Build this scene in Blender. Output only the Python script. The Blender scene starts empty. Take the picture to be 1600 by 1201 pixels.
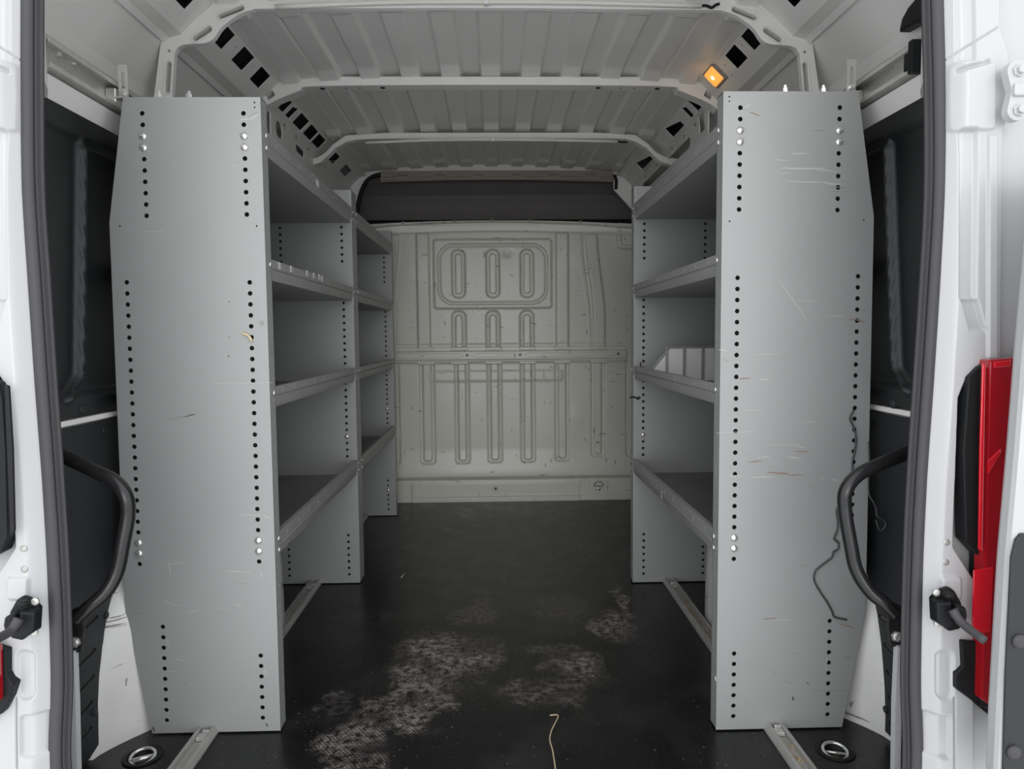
import bpy, bmesh, math, random
import numpy as np
from mathutils import Vector, Matrix

random.seed(7)
C = bpy.context.scene.collection
S = bpy.context.scene

# ------------------------------------------------------------------ camera
FPX, CX, CY = 1109.0, 800.0, 600.5
CAMZ = 0.97
a = np.array([771.0 - CX, 524.0 - CY, FPX]); a /= np.linalg.norm(a)
r = np.array([1, -0.0085, 0.0]); r -= a * (r @ a); r /= np.linalg.norm(r)
d = np.cross(a, r)
M3 = np.array([r, a, -d])
cam_data = bpy.data.cameras.new('camera')
cam_data.sensor_width = 36.0
cam_data.lens = FPX / 1600 * 36.0
cam_data.clip_start = 0.02
cam = bpy.data.objects.new('camera', cam_data); C.objects.link(cam)
R_, U_, F_ = M3 @ np.array([1, 0, 0.]), -(M3 @ np.array([0, 1, 0.])), M3 @ np.array([0, 0, 1.])
mw = Matrix(((R_[0], U_[0], -F_[0], 0), (R_[1], U_[1], -F_[1], 0), (R_[2], U_[2], -F_[2], CAMZ), (0, 0, 0, 1)))
cam.matrix_world = mw
S.camera = cam

def ray(px, py): return M3 @ np.array([px - CX, py - CY, FPX])
C0 = np.array([0, 0, CAMZ])
def atY(px, py, Y): v = ray(px, py); return C0 + v * (Y / v[1])
def atX(px, py, X): v = ray(px, py); return C0 + v * (X / v[0])
def atZ(px, py, Z): v = ray(px, py); return C0 + v * ((Z - CAMZ) / v[2])
def atP(px, py, p0, n):
    v = ray(px, py); p0 = np.array(p0); n = np.array(n)
    return C0 + v * (((p0 - C0) @ n) / (v @ n))

# ------------------------------------------------------------------ world, light, exposure
W = bpy.data.worlds.new('overcast_sky'); S.world = W; W.use_nodes = True
wn = W.node_tree; bg = wn.nodes['Background']
bg.inputs[0].default_value = (0.95, 0.975, 1.0, 1); bg.inputs[1].default_value = 1.5
sd = bpy.data.lights.new('hazy_sun', 'SUN'); sd.energy = 0.85; sd.angle = math.radians(42); sd.color = (1, 0.985, 0.96)
sun = bpy.data.objects.new('hazy_sun', sd); C.objects.link(sun)
sun.rotation_euler = Vector((0.0, 1, -0.10)).to_track_quat('-Z', 'Y').to_euler()
S.view_settings.view_transform = 'Standard'; S.view_settings.look = 'None'
S.view_settings.exposure = 0.22; S.view_settings.gamma = 1.0
S.view_settings.use_curve_mapping = False

# ------------------------------------------------------------------ materials
def mat(name, col, rough=0.5, metal=0.0, bump=0.0, bscale=60, var=0.0, vscale=4, spec=0.5, coat=0.0, emit=None, estr=0, stretch=None):
    m = bpy.data.materials.new(name); m.use_nodes = True
    nt = m.node_tree; b = nt.nodes['Principled BSDF']
    b.inputs['Base Color'].default_value = (*col, 1)
    b.inputs['Roughness'].default_value = rough; b.inputs['Metallic'].default_value = metal
    b.inputs['Specular IOR Level'].default_value = spec
    b.inputs['Coat Weight'].default_value = coat; b.inputs['Coat Roughness'].default_value = 0.08
    tc = nt.nodes.new('ShaderNodeTexCoord'); mp = nt.nodes.new('ShaderNodeMapping')
    nt.links.new(tc.outputs['Object'], mp.inputs[0])
    if stretch: mp.inputs['Scale'].default_value = stretch
    if var:
        n = nt.nodes.new('ShaderNodeTexNoise'); n.inputs['Scale'].default_value = vscale; n.inputs['Detail'].default_value = 6
        nt.links.new(mp.outputs[0], n.inputs['Vector'])
        mx = nt.nodes.new('ShaderNodeMix'); mx.data_type = 'RGBA'
        mx.inputs['A'].default_value = (*[c * (1 - var) for c in col], 1)
        mx.inputs['B'].default_value = (*[min(1, c * (1 + var)) for c in col], 1)
        nt.links.new(n.outputs[0], mx.inputs['Factor']); nt.links.new(mx.outputs['Result'], b.inputs['Base Color'])
        mr = nt.nodes.new('ShaderNodeMapRange'); mr.inputs['To Min'].default_value = max(0.03, rough - 0.08); mr.inputs['To Max'].default_value = rough + 0.08
        nt.links.new(n.outputs[0], mr.inputs['Value']); nt.links.new(mr.outputs[0], b.inputs['Roughness'])
    if bump:
        n2 = nt.nodes.new('ShaderNodeTexNoise'); n2.inputs['Scale'].default_value = bscale; n2.inputs['Detail'].default_value = 3
        nt.links.new(tc.outputs['Object'], n2.inputs['Vector'])
        bp = nt.nodes.new('ShaderNodeBump'); bp.inputs['Strength'].default_value = bump; bp.inputs['Distance'].default_value = 0.002
        nt.links.new(n2.outputs[0], bp.inputs['Height']); nt.links.new(bp.outputs[0], b.inputs['Normal'])
    if emit:
        b.inputs['Emission Color'].default_value = (*emit, 1); b.inputs['Emission Strength'].default_value = estr
    return m

M = {}
M['panel'] = mat('grey_powder_coat', (0.335, 0.342, 0.340), 0.45, 0.1, 0.05, 300, 0.05, 3)
M['shelf'] = mat('grey_shelf_steel', (0.33, 0.332, 0.325), 0.45, 0.1, 0.05, 200, 0.13, 9)
M['shelfworn'] = mat('worn_shelf_top', (0.23, 0.22, 0.21), 0.5, 0.2, 0.1, 90, 0.4, 7)
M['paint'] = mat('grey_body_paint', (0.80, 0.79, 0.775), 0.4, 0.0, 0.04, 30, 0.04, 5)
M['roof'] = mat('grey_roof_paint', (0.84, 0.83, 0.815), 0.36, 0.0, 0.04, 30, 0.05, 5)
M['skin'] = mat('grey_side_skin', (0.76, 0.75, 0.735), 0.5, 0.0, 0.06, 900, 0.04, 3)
M['white'] = mat('white_body_paint', (0.47, 0.472, 0.482), 0.35, 0.0, 0.0, 30, 0.02, 4, coat=0.3)
M['arch'] = mat('scuffed_white_paint', (0.80, 0.79, 0.77), 0.4, 0.0, 0.05, 20, 0.08, 9)
M['liner'] = mat('black_liner_board', (0.008, 0.009, 0.010), 0.38, 0.0, 0.25, 500, 0.2, 14, spec=0.5)
M['linerlow'] = mat('charcoal_liner_board', (0.019, 0.021, 0.023), 0.5, 0.0, 0.3, 500, 0.15, 14, spec=0.4)
M['rubber'] = mat('grey_black_rubber', (0.052, 0.049, 0.054), 0.6, 0.0, 0.15, 400, 0.12, 20, spec=0.45)
M['rublip'] = mat('dark_grey_rubber', (0.038, 0.036, 0.040), 0.6, 0, 0.15, 400)
M['rubberdark'] = mat('black_rubber', (0.012, 0.012, 0.013), 0.55, 0, 0.1, 300, spec=0.25)
M['black'] = mat('black_plastic', (0.010, 0.011, 0.012), 0.5, 0, 0.1, 200, 0.2, 20, spec=0.22)
M['blackpaint'] = mat('satin_black_paint', (0.014, 0.014, 0.015), 0.27, 0.0, 0.15, 60, 0.3, 25)
M['galv'] = mat('galvanised_steel', (0.58, 0.57, 0.54), 0.36, 0.35, 0.1, 80, 0.15, 40)
M['alu'] = mat('worn_aluminium', (0.45, 0.44, 0.42), 0.4, 0.4, 0.15, 60, 0.25, 30)
M['bolt'] = mat('zinc_bolt', (0.75, 0.75, 0.73), 0.25, 0.75)
M['red'] = mat('red_lens', (0.34, 0.003, 0.010), 0.12, 0, 0, coat=0.8, emit=None)
M['redlite'] = mat('bright_red_reflector', (0.62, 0.008, 0.02), 0.15, 0, 0, coat=0.8)
M['lamp'] = mat('lit_amber_lens', (0.9, 0.5, 0.15), 0.3, emit=(1.0, 0.36, 0.05), estr=0.75)
M['bulb'] = mat('lit_bulb', (1, 0.8, 0.4), 0.3, emit=(1.0, 0.72, 0.30), estr=3.0)
M['foam'] = mat('brown_grey_board', (0.30, 0.265, 0.24), 0.8, 0, 0.2, 200, 0.12, 20)
M['channel_shade'] = mat('hole_shade', (0.03, 0.03, 0.03), 0.7)
M['char'] = mat('charcoal_lining', (0.15, 0.14, 0.138), 0.85, 0, 0.3, 500, 0.12, 6)
M['dark'] = mat('dark_cavity', (0.006, 0.006, 0.008), 0.8)
M['sticker'] = mat('white_sticker', (0.75, 0.75, 0.75), 0.5)
M['ink'] = mat('sticker_ink', (0.35, 0.35, 0.36), 0.5)
M['rust'] = mat('rust_mark', (0.26, 0.19, 0.15), 0.7, 0, 0, var=0.3, vscale=80)
M['scuffw'] = mat('pale_scuff', (0.47, 0.47, 0.46), 0.5)
M['scuffd'] = mat('dark_scuff', (0.27, 0.265, 0.26), 0.5)
M['scuffk'] = mat('black_scuff', (0.06, 0.055, 0.055), 0.5)
M['straw'] = mat('dry_straw', (0.62, 0.50, 0.33), 0.7)
M['wire'] = mat('grey_wire', (0.07, 0.07, 0.075), 0.45, 0.3)
M['conduit'] = mat('pale_plastic_tube', (0.68, 0.66, 0.62), 0.4)
M['ground'] = mat('concrete_ground', (0.80, 0.80, 0.79), 0.85, 0, 0.3, 40, 0.12, 3)
M['debris'] = mat('sawdust', (0.45, 0.33, 0.2), 0.8, 0, 0.6, 300, 0.4, 150)

# bulkhead: beige-grey paint with fine scratches
def scratched(m, layers):
    nt = m.node_tree; b = nt.nodes['Principled BSDF']
    base = b.inputs['Base Color'].links[0].from_socket
    tc = nt.nodes.new('ShaderNodeTexCoord')
    prev = base
    for k, (sx, sz, sc, th, col, amt) in enumerate(layers):
        mp = nt.nodes.new('ShaderNodeMapping'); mp.inputs['Scale'].default_value = (sx, sx * 0.6, sz); mp.inputs['Rotation'].default_value = (0, 0.5 * k - 0.3, 0)
        nt.links.new(tc.outputs['Object'], mp.inputs[0])
        n = nt.nodes.new('ShaderNodeTexNoise'); n.inputs['Scale'].default_value = sc; n.inputs['Detail'].default_value = 4
        nt.links.new(mp.outputs[0], n.inputs['Vector'])
        mr = nt.nodes.new('ShaderNodeMapRange'); mr.inputs['From Min'].default_value = th; mr.inputs['From Max'].default_value = th + 0.02; mr.inputs['To Max'].default_value = amt
        nt.links.new(n.outputs[0], mr.inputs['Value'])
        mx = nt.nodes.new('ShaderNodeMix'); mx.data_type = 'RGBA'
        nt.links.new(mr.outputs[0], mx.inputs['Factor']); nt.links.new(prev, mx.inputs['A']); mx.inputs['B'].default_value = (*col, 1)
        prev = mx.outputs['Result']
    nt.links.new(prev, b.inputs['Base Color'])
    return m
M['bulk'] = scratched(mat('beige_grey_bulkhead_paint', (0.62, 0.612, 0.56), 0.30, 0.0, 0.03, 14, 0.05, 4),
    [(16, 60, 1.0, 0.69, (0.16, 0.15, 0.13), 0.75), (55, 12, 1.0, 0.69, (0.15, 0.14, 0.13), 0.7), (30, 30, 1.4, 0.72, (0.72, 0.71, 0.66), 0.6)])
scratched(M['arch'], [(6, 60, 1.0, 0.66, (0.10, 0.09, 0.085), 0.8), (40, 14, 1.0, 0.69, (0.12, 0.11, 0.10), 0.7)])

# floor: black ribbed mat with woven dirty wear patches
def floor_mat():
    m = bpy.data.materials.new('black_floor_mat'); m.use_nodes = True
    nt = m.node_tree; b = nt.nodes['Principled BSDF']
    N, L = nt.nodes.new, nt.links.new
    tc = N('ShaderNodeTexCoord'); pos = tc.outputs['Object']
    def mth(op, x, y=None, clamp=False):
        n = N('ShaderNodeMath'); n.operation = op; n.use_clamp = clamp
        for i, v in enumerate((x, y)):
            if v is None: continue
            if isinstance(v, (int, float)): n.inputs[i].default_value = v
            else: L(v, n.inputs[i])
        return n.outputs[0]
    nz = N('ShaderNodeTexNoise'); nz.inputs['Scale'].default_value = 7; nz.inputs['Detail'].default_value = 5; L(pos, nz.inputs['Vector'])
    off = N('ShaderNodeVectorMath'); off.operation = 'SUBTRACT'; L(nz.outputs['Color'], off.inputs[0]); off.inputs[1].default_value = (0.5, 0.5, 0.5)
    sc = N('ShaderNodeVectorMath'); sc.operation = 'SCALE'; L(off.outputs[0], sc.inputs[0]); sc.inputs['Scale'].default_value = 0.22
    ad = N('ShaderNodeVectorMath'); ad.operation = 'ADD'; L(pos, ad.inputs[0]); L(sc.outputs[0], ad.inputs[1])
    wp = ad.outputs[0]
    total = None
    # (px, py, half-width px, half-height px, strength, rot)
    pts = FLOOR_PATCHES
    for (cx, cy, rx, ry, st, rot) in pts:
        mp = N('ShaderNodeMapping'); mp.vector_type = 'TEXTURE'
        mp.inputs['Location'].default_value = (cx, cy, 0); mp.inputs['Rotation'].default_value = (0, 0, rot); mp.inputs['Scale'].default_value = (rx, ry, 1)
        L(wp, mp.inputs[0])
        ln = N('ShaderNodeVectorMath'); ln.operation = 'LENGTH'; L(mp.outputs[0], ln.inputs[0])
        mr = N('ShaderNodeMapRange'); mr.interpolation_type = 'SMOOTHSTEP'
        mr.inputs['From Min'].default_value = 1.15; mr.inputs['From Max'].default_value = 0.7; mr.inputs['To Max'].default_value = st
        L(ln.outputs['Value'], mr.inputs['Value'])
        total = mr.outputs[0] if total is None else mth('MAXIMUM', total, mr.outputs[0])
    # woven dash pattern
    br = N('ShaderNodeTexBrick'); br.inputs['Scale'].default_value = 1.0
    mpb = N('ShaderNodeMapping'); mpb.inputs['Scale'].default_value = (1, 1, 1); L(pos, mpb.inputs[0]); L(mpb.outputs[0], br.inputs['Vector'])
    br.inputs['Brick Width'].default_value = 0.0105; br.inputs['Row Height'].default_value = 0.0070; br.inputs['Mortar Size'].default_value = 0.0013
    br.inputs['Mortar Smooth'].default_value = 0.3; br.inputs['Color1'].default_value = (0, 0, 0, 1); br.inputs['Color2'].default_value = (0, 0, 0, 1); br.inputs['Mortar'].default_value = (1, 1, 1, 1)
    brv = N('ShaderNodeRGBToBW'); L(br.outputs['Color'], brv.inputs[0])
    n3 = N('ShaderNodeTexNoise'); n3.inputs['Scale'].default_value = 45; n3.inputs['Detail'].default_value = 5; n3.inputs['Roughness'].default_value = 0.7; L(pos, n3.inputs['Vector'])
    mr3 = N('ShaderNodeMapRange'); mr3.inputs['From Min'].default_value = 0.40; mr3.inputs['From Max'].default_value = 0.60; L(n3.outputs[0], mr3.inputs['Value'])
    n4 = N('ShaderNodeTexNoise'); n4.inputs['Scale'].default_value = 9; n4.inputs['Detail'].default_value = 3; L(pos, n4.inputs['Vector'])
    mr4 = N('ShaderNodeMapRange'); mr4.inputs['From Min'].default_value = 0.36; mr4.inputs['From Max'].default_value = 0.56; L(n4.outputs[0], mr4.inputs['Value'])
    weave = mth('MULTIPLY', mth('ADD', mth('MULTIPLY', brv.outputs[0], 0.9), 0.12), mr3.outputs[0])
    dirt = mth('MULTIPLY', mth('MULTIPLY', total, weave), mth('ADD', mth('MULTIPLY', mr4.outputs[0], 0.75), 0.25), True)
    # specks all over
    n5 = N('ShaderNodeTexNoise'); n5.inputs['Scale'].default_value = 110; n5.inputs['Detail'].default_value = 1; L(pos, n5.inputs['Vector'])
    mr5 = N('ShaderNodeMapRange'); mr5.inputs['From Min'].default_value = 0.70; mr5.inputs['From Max'].default_value = 0.74; mr5.inputs['To Max'].default_value = 0.28; L(n5.outputs[0], mr5.inputs['Value'])
    # faint haze dust
    n6 = N('ShaderNodeTexNoise'); n6.inputs['Scale'].default_value = 5; n6.inputs['Detail'].default_value = 6; L(pos, n6.inputs['Vector'])
    mr6 = N('ShaderNodeMapRange'); mr6.inputs['From Min'].default_value = 0.5; mr6.inputs['From Max'].default_value = 0.8; mr6.inputs['To Max'].default_value = 0.05; L(n6.outputs[0], mr6.inputs['Value'])
    fac = mth('MAXIMUM', mth('MAXIMUM', dirt, mr5.outputs[0]), mr6.outputs[0])
    mx = N('ShaderNodeMix'); mx.data_type = 'RGBA'; L(fac, mx.inputs['Factor'])
    mx.inputs['A'].default_value = (0.0085, 0.0085, 0.0090, 1); mx.inputs['B'].default_value = (0.50, 0.44, 0.40, 1)
    L(mx.outputs['Result'], b.inputs['Base Color'])
    rr = N('ShaderNodeMapRange'); rr.inputs['To Min'].default_value = 0.27; rr.inputs['To Max'].default_value = 0.75; L(mth('ADD', mth('MULTIPLY', fac, 1.5), mth('MULTIPLY', mr4.outputs[0], 0.12)), rr.inputs['Value'])
    L(rr.outputs[0], b.inputs['Roughness']); b.inputs['Specular IOR Level'].default_value = 0.4
    wv = N('ShaderNodeTexWave'); wv.wave_type = 'BANDS'; wv.bands_direction = 'X'; wv.inputs['Scale'].default_value = 40; L(pos, wv.inputs['Vector'])
    bp = N('ShaderNodeBump'); bp.inputs['Strength'].default_value = 0.12; bp.inputs['Distance'].default_value = 0.001
    L(mth('ADD', wv.outputs['Fac'], mth('MULTIPLY', n3.outputs[0], 0.6)), bp.inputs['Height']); L(bp.outputs[0], b.inputs['Normal'])
    return m

# ------------------------------------------------------------------ mesh helpers
def tag(o, label=None, cat=None, group=None, kind=None):
    if label: o['label'] = label
    if cat: o['category'] = cat
    if group: o['group'] = group
    if kind: o['kind'] = kind
    return o
def empty(name, loc=(0, 0, 0)):
    o = bpy.data.objects.new(name, None); C.objects.link(o); o.location = loc; o.empty_display_size = 0.05
    return o
def link(name, me, mats, parent=None, smooth=False, bevel=0, loc=None):
    """link mesh `me` (world coordinates) as one object; parent keeps world place"""
    o = bpy.data.objects.new(name, me); C.objects.link(o)
    for m in (mats if isinstance(mats, (list, tuple)) else [mats]): me.materials.append(m)
    if parent is not None:
        o.parent = parent
        w = Vector((0, 0, 0)); p = parent
        while p: w += p.location; p = p.parent
        o.location = -w
    if smooth:
        for p in me.polygons: p.use_smooth = True
    if bevel:
        b = o.modifiers.new('bevel', 'BEVEL'); b.width = bevel; b.segments = 2; b.limit_method = 'ANGLE'; b.angle_limit = math.radians(40)
    return o

class MB:
    def __init__(s): s.v = []; s.f = []; s.m = []
    def add(s, vs, fs, mi=0):
        n = len(s.v); s.v += [tuple(map(float, v)) for v in vs]; s.f += [tuple(i + n for i in f) for f in fs]; s.m += [mi] * len(fs); return s
    def box(s, x0, x1, y0, y1, z0, z1, mi=0):
        x0, x1 = sorted((x0, x1)); y0, y1 = sorted((y0, y1)); z0, z1 = sorted((z0, z1))
        vs = [(x, y, z) for x in (x0, x1) for y in (y0, y1) for z in (z0, z1)]
        return s.add(vs, [(0, 1, 3, 2), (4, 6, 7, 5), (0, 4, 5, 1), (2, 3, 7, 6), (0, 2, 6, 4), (1, 5, 7, 3)], mi)
    def prism(s, prof, p_of, t0, t1, mi=0):
        """closed 2-D profile extruded from t0 to t1; p_of(u, v, t) -> xyz"""
        n = len(prof)
        vs = [p_of(u, v, t0) for u, v in prof] + [p_of(u, v, t1) for u, v in prof]
        fs = [(i, (i + 1) % n, n + (i + 1) % n, n + i) for i in range(n)] + [tuple(range(n - 1, -1, -1)), tuple(range(n, 2 * n))]
        return s.add(vs, fs, mi)
    def cyl(s, c, ax, r, h, n=16, r2=None, mi=0):
        c = Vector(c); ax = Vector(ax).normalized(); u = ax.orthogonal().normalized(); w = ax.cross(u)
        r2 = r if r2 is None else r2
        vs = [c + (u * math.cos(t) + w * math.sin(t)) * rr + ax * hh for rr, hh in ((r, 0), (r2, h)) for t in [2 * math.pi * i / n for i in range(n)]]
        fs = [(i, (i + 1) % n, n + (i + 1) % n, n + i) for i in range(n)] + [tuple(range(n - 1, -1, -1)), tuple(range(n, 2 * n))]
        return s.add(vs, fs, mi)
    def lathe(s, c, ax, prof, n=20, mi=0):
        """prof: (r, h) list"""
        c = Vector(c); ax = Vector(ax).normalized(); u = ax.orthogonal().normalized(); w = ax.cross(u)
        vs = [c + (u * math.cos(2 * math.pi * i / n) + w * math.sin(2 * math.pi * i / n)) * rr + ax * hh for rr, hh in prof for i in range(n)]
        fs = [(k * n + i, k * n + (i + 1) % n, (k + 1) * n + (i + 1) % n, (k + 1) * n + i) for k in range(len(prof) - 1) for i in range(n)]
        fs.append(tuple(range(n - 1, -1, -1))); fs.append(tuple((len(prof) - 1) * n + i for i in range(n)))
        return s.add(vs, fs, mi)
    def tube(s, pts, rad, n=10, closed=False, mi=0):
        pts = [Vector(p) for p in pts]; m = len(pts); vs = []; prev = None
        for i, p in enumerate(pts):
            if closed: t = (pts[(i + 1) % m] - pts[i - 1]).normalized()
            else: t = (pts[min(i + 1, m - 1)] - pts[max(i - 1, 0)]).normalized()
            u = (prev - t * prev.dot(t)).normalized() if prev is not None else t.orthogonal().normalized()
            prev = u; w = t.cross(u); rr = rad[i] if isinstance(rad, (list, tuple)) else rad
            vs += [p + (u * math.cos(2 * math.pi * k / n) + w * math.sin(2 * math.pi * k / n)) * rr for k in range(n)]
        fs = []
        for i in range(m if closed else m - 1):
            j = (i + 1) % m
            fs += [(i * n + k, i * n + (k + 1) % n, j * n + (k + 1) % n, j * n + k) for k in range(n)]
        if not closed: fs += [tuple(range(n - 1, -1, -1)), tuple((m - 1) * n + k for k in range(n))]
        return s.add(vs, fs, mi)
    def mesh(s, name='m'):
        me = bpy.data.meshes.new(name); me.from_pydata(s.v, [], s.f); me.update()
        for p, mi in zip(me.polygons, s.m): p.material_index = mi
        bm = bmesh.new(); bm.from_mesh(me); bmesh.ops.recalc_face_normals(bm, faces=bm.faces); bm.to_mesh(me); bm.free()
        return me
    def obj(s, name, mats, parent=None, smooth=False, bevel=0):
        return link(name, s.mesh(name), mats, parent, smooth, bevel)

def smooth_angle(o, deg=35):
    me = o.data
    for p in me.polygons: p.use_smooth = True
    bm = bmesh.new(); bm.from_mesh(me)
    for e in bm.edges:
        if len(e.link_faces) == 2 and e.calc_face_angle(0) > math.radians(deg): e.smooth = False
    bm.to_mesh(me); bm.free()
    return o

def catmull(pts, sub=6, closed=False):
    P = [np.array(p, float) for p in pts]; n = len(P); out = []
    rng = range(n if closed else n - 1)
    for i in rng:
        p0, p1, p2, p3 = (P[(i - 1) % n], P[i], P[(i + 1) % n], P[(i + 2) % n]) if closed else (P[max(i - 1, 0)], P[i], P[i + 1], P[min(i + 2, n - 1)])
        for k in range(sub):
            t = k / sub
            out.append(0.5 * ((2 * p1) + (-p0 + p2) * t + (2 * p0 - 5 * p1 + 4 * p2 - p3) * t * t + (-p0 + 3 * p1 - 3 * p2 + p3) * t ** 3))
    if not closed: out.append(P[-1])
    return out

def plate_mesh(outline, holes, thick, p_of, mi=0):
    """flat plate with real holes. outline/holes: 2-D loops; p_of(u, v, t): t=0 front face, t=thick back"""
    bm = bmesh.new(); edges = []
    for loop in [outline] + list(holes):
        vs = [bm.verts.new((u, v, 0)) for u, v in loop]
        edges += [bm.edges.new((vs[i], vs[(i + 1) % len(vs)])) for i in range(len(vs))]
    bmesh.ops.triangle_fill(bm, edges=edges, use_beauty=True, use_dissolve=False)
    faces = list(bm.faces)
    ret = bmesh.ops.extrude_face_region(bm, geom=faces)
    top = [g for g in ret['geom'] if isinstance(g, bmesh.types.BMVert)]
    for v in top: v.co.z = thick
    for v in bm.verts: v.co = Vector(p_of(v.co.x, v.co.y, v.co.z))
    bmesh.ops.recalc_face_normals(bm, faces=bm.faces)
    me = bpy.data.meshes.new('plate'); bm.to_mesh(me); bm.free()
    return me
def circ(u, v, r, n=12, ry=None, rot=0):
    ry = ry or r
    return [(u + r * math.cos(t) * math.cos(rot) - ry * math.sin(t) * math.sin(rot), v + r * math.cos(t) * math.sin(rot) + ry * math.sin(t) * math.cos(rot)) for t in [2 * math.pi * i / n for i in range(n)]]
def capsule(u, v, half, r, rot=0, n=8):
    out = []
    for sgn in (1, -1):
        for i in range(n + 1):
            t = -math.pi / 2 + math.pi * i / n
            x, y = sgn * (half + r * math.cos(t)), sgn * r * math.sin(t)
            out.append((u + x * math.cos(rot) - y * math.sin(rot), v + x * math.sin(rot) + y * math.cos(rot)))
    return out

def grid_mesh(u0, u1, v0, v1, nu, nv, hfun, p_of):
    """height-field: hfun(U, V) vectorised; p_of(U, V, H) -> X, Y, Z arrays"""
    U, V = np.meshgrid(np.linspace(u0, u1, nu), np.linspace(v0, v1, nv))
    H = hfun(U, V); X, Y, Z = p_of(U, V, H)
    X, Y, Z = np.broadcast_arrays(X, Y, Z)
    co = np.stack([X.ravel(), Y.ravel(), Z.ravel()], 1)
    i = np.arange(nu * nv).reshape(nv, nu)
    q = np.stack([i[:-1, :-1].ravel(), i[:-1, 1:].ravel(), i[1:, 1:].ravel(), i[1:, :-1].ravel()], 1)
    me = bpy.data.meshes.new('grid'); me.from_pydata(co.tolist(), [], q.tolist()); me.update()
    for p in me.polygons: p.use_smooth = True
    return me
def sst(e0, e1, x):
    t = np.clip((x - e0) / (e1 - e0), 0, 1); return t * t * (3 - 2 * t)
def sdrr(u, v, cu, cv, hu, hv, r):
    qx = np.abs(u - cu) - (hu - r); qy = np.abs(v - cv) - (hv - r)
    return np.hypot(np.maximum(qx, 0), np.maximum(qy, 0)) + np.minimum(np.maximum(qx, qy), 0) - r
def emb(dist, w): return 1 - sst(-w, w, dist)          # 1 inside, 0 outside, soft edge

# ------------------------------------------------------------------ the setting
g = MB().box(-9, 9, -10, 8, -0.70, -0.62)
tag(g.obj('ground', M['ground']), 'pale concrete ground outside below the van', 'ground', kind='structure')

# floor with two recessed cups
ringL = atZ(223, 1182, 0.0); ringR = atZ(1305, 1173, 0.0)
def patch(px, py, rx, ry, st, rot=0):
    p = atZ(px, py, 0.0); q = atZ(px + rx, py, 0.0); t = atZ(px, py - ry, 0.0); b_ = atZ(px, py + ry, 0.0)
    return (p[0], (t[1] + b_[1]) / 2, abs(q[0] - p[0]), abs(t[1] - b_[1]) / 2, st, rot)
FLOOR_PATCHES = [patch(690, 1035, 88, 48, 1.0), patch(655, 1090, 55, 48, 1.0), patch(735, 1012, 60, 24, 0.6), patch(555, 1168, 52, 52, 0.9, 0.2), patch(590, 1115, 60, 22, 0.5), patch(522, 1098, 15, 26, 0.6),
                 patch(905, 1040, 55, 22, 0.8), patch(850, 1080, 80, 25, 0.5), patch(955, 975, 40, 26, 0.8), patch(975, 940, 12, 36, 0.9), patch(870, 945, 60, 24, 0.4), patch(740, 955, 40, 20, 0.5), patch(870, 1020, 50, 10, 0.35), patch(580, 962, 40, 12, 0.24), patch(930, 1055, 30, 25, 0.25)]
M['floor'] = floor_mat()
FL = [(-0.955, 1.20), (0.955, 1.20), (0.955, 4.14), (-0.955, 4.14)]
me = plate_mesh(FL, [circ(ringL[0], ringL[1], 0.036, 28), circ(ringR[0], ringR[1], 0.036, 28)], 0.012, lambda u, v, t: (u, v, -t))
tag(link('floor', me, M['floor']), 'black ribbed load floor with pale woven wear marks', 'floor', kind='structure')
tag(MB().box(-0.97, 0.97, 1.20, 4.2, -0.05, -0.035).box(-0.97, 0.97, 1.20, 1.21, -0.05, -0.012).obj('trim_1', M['arch']), 'white metal underfloor below the black mat', 'underfloor', kind='structure')

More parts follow.
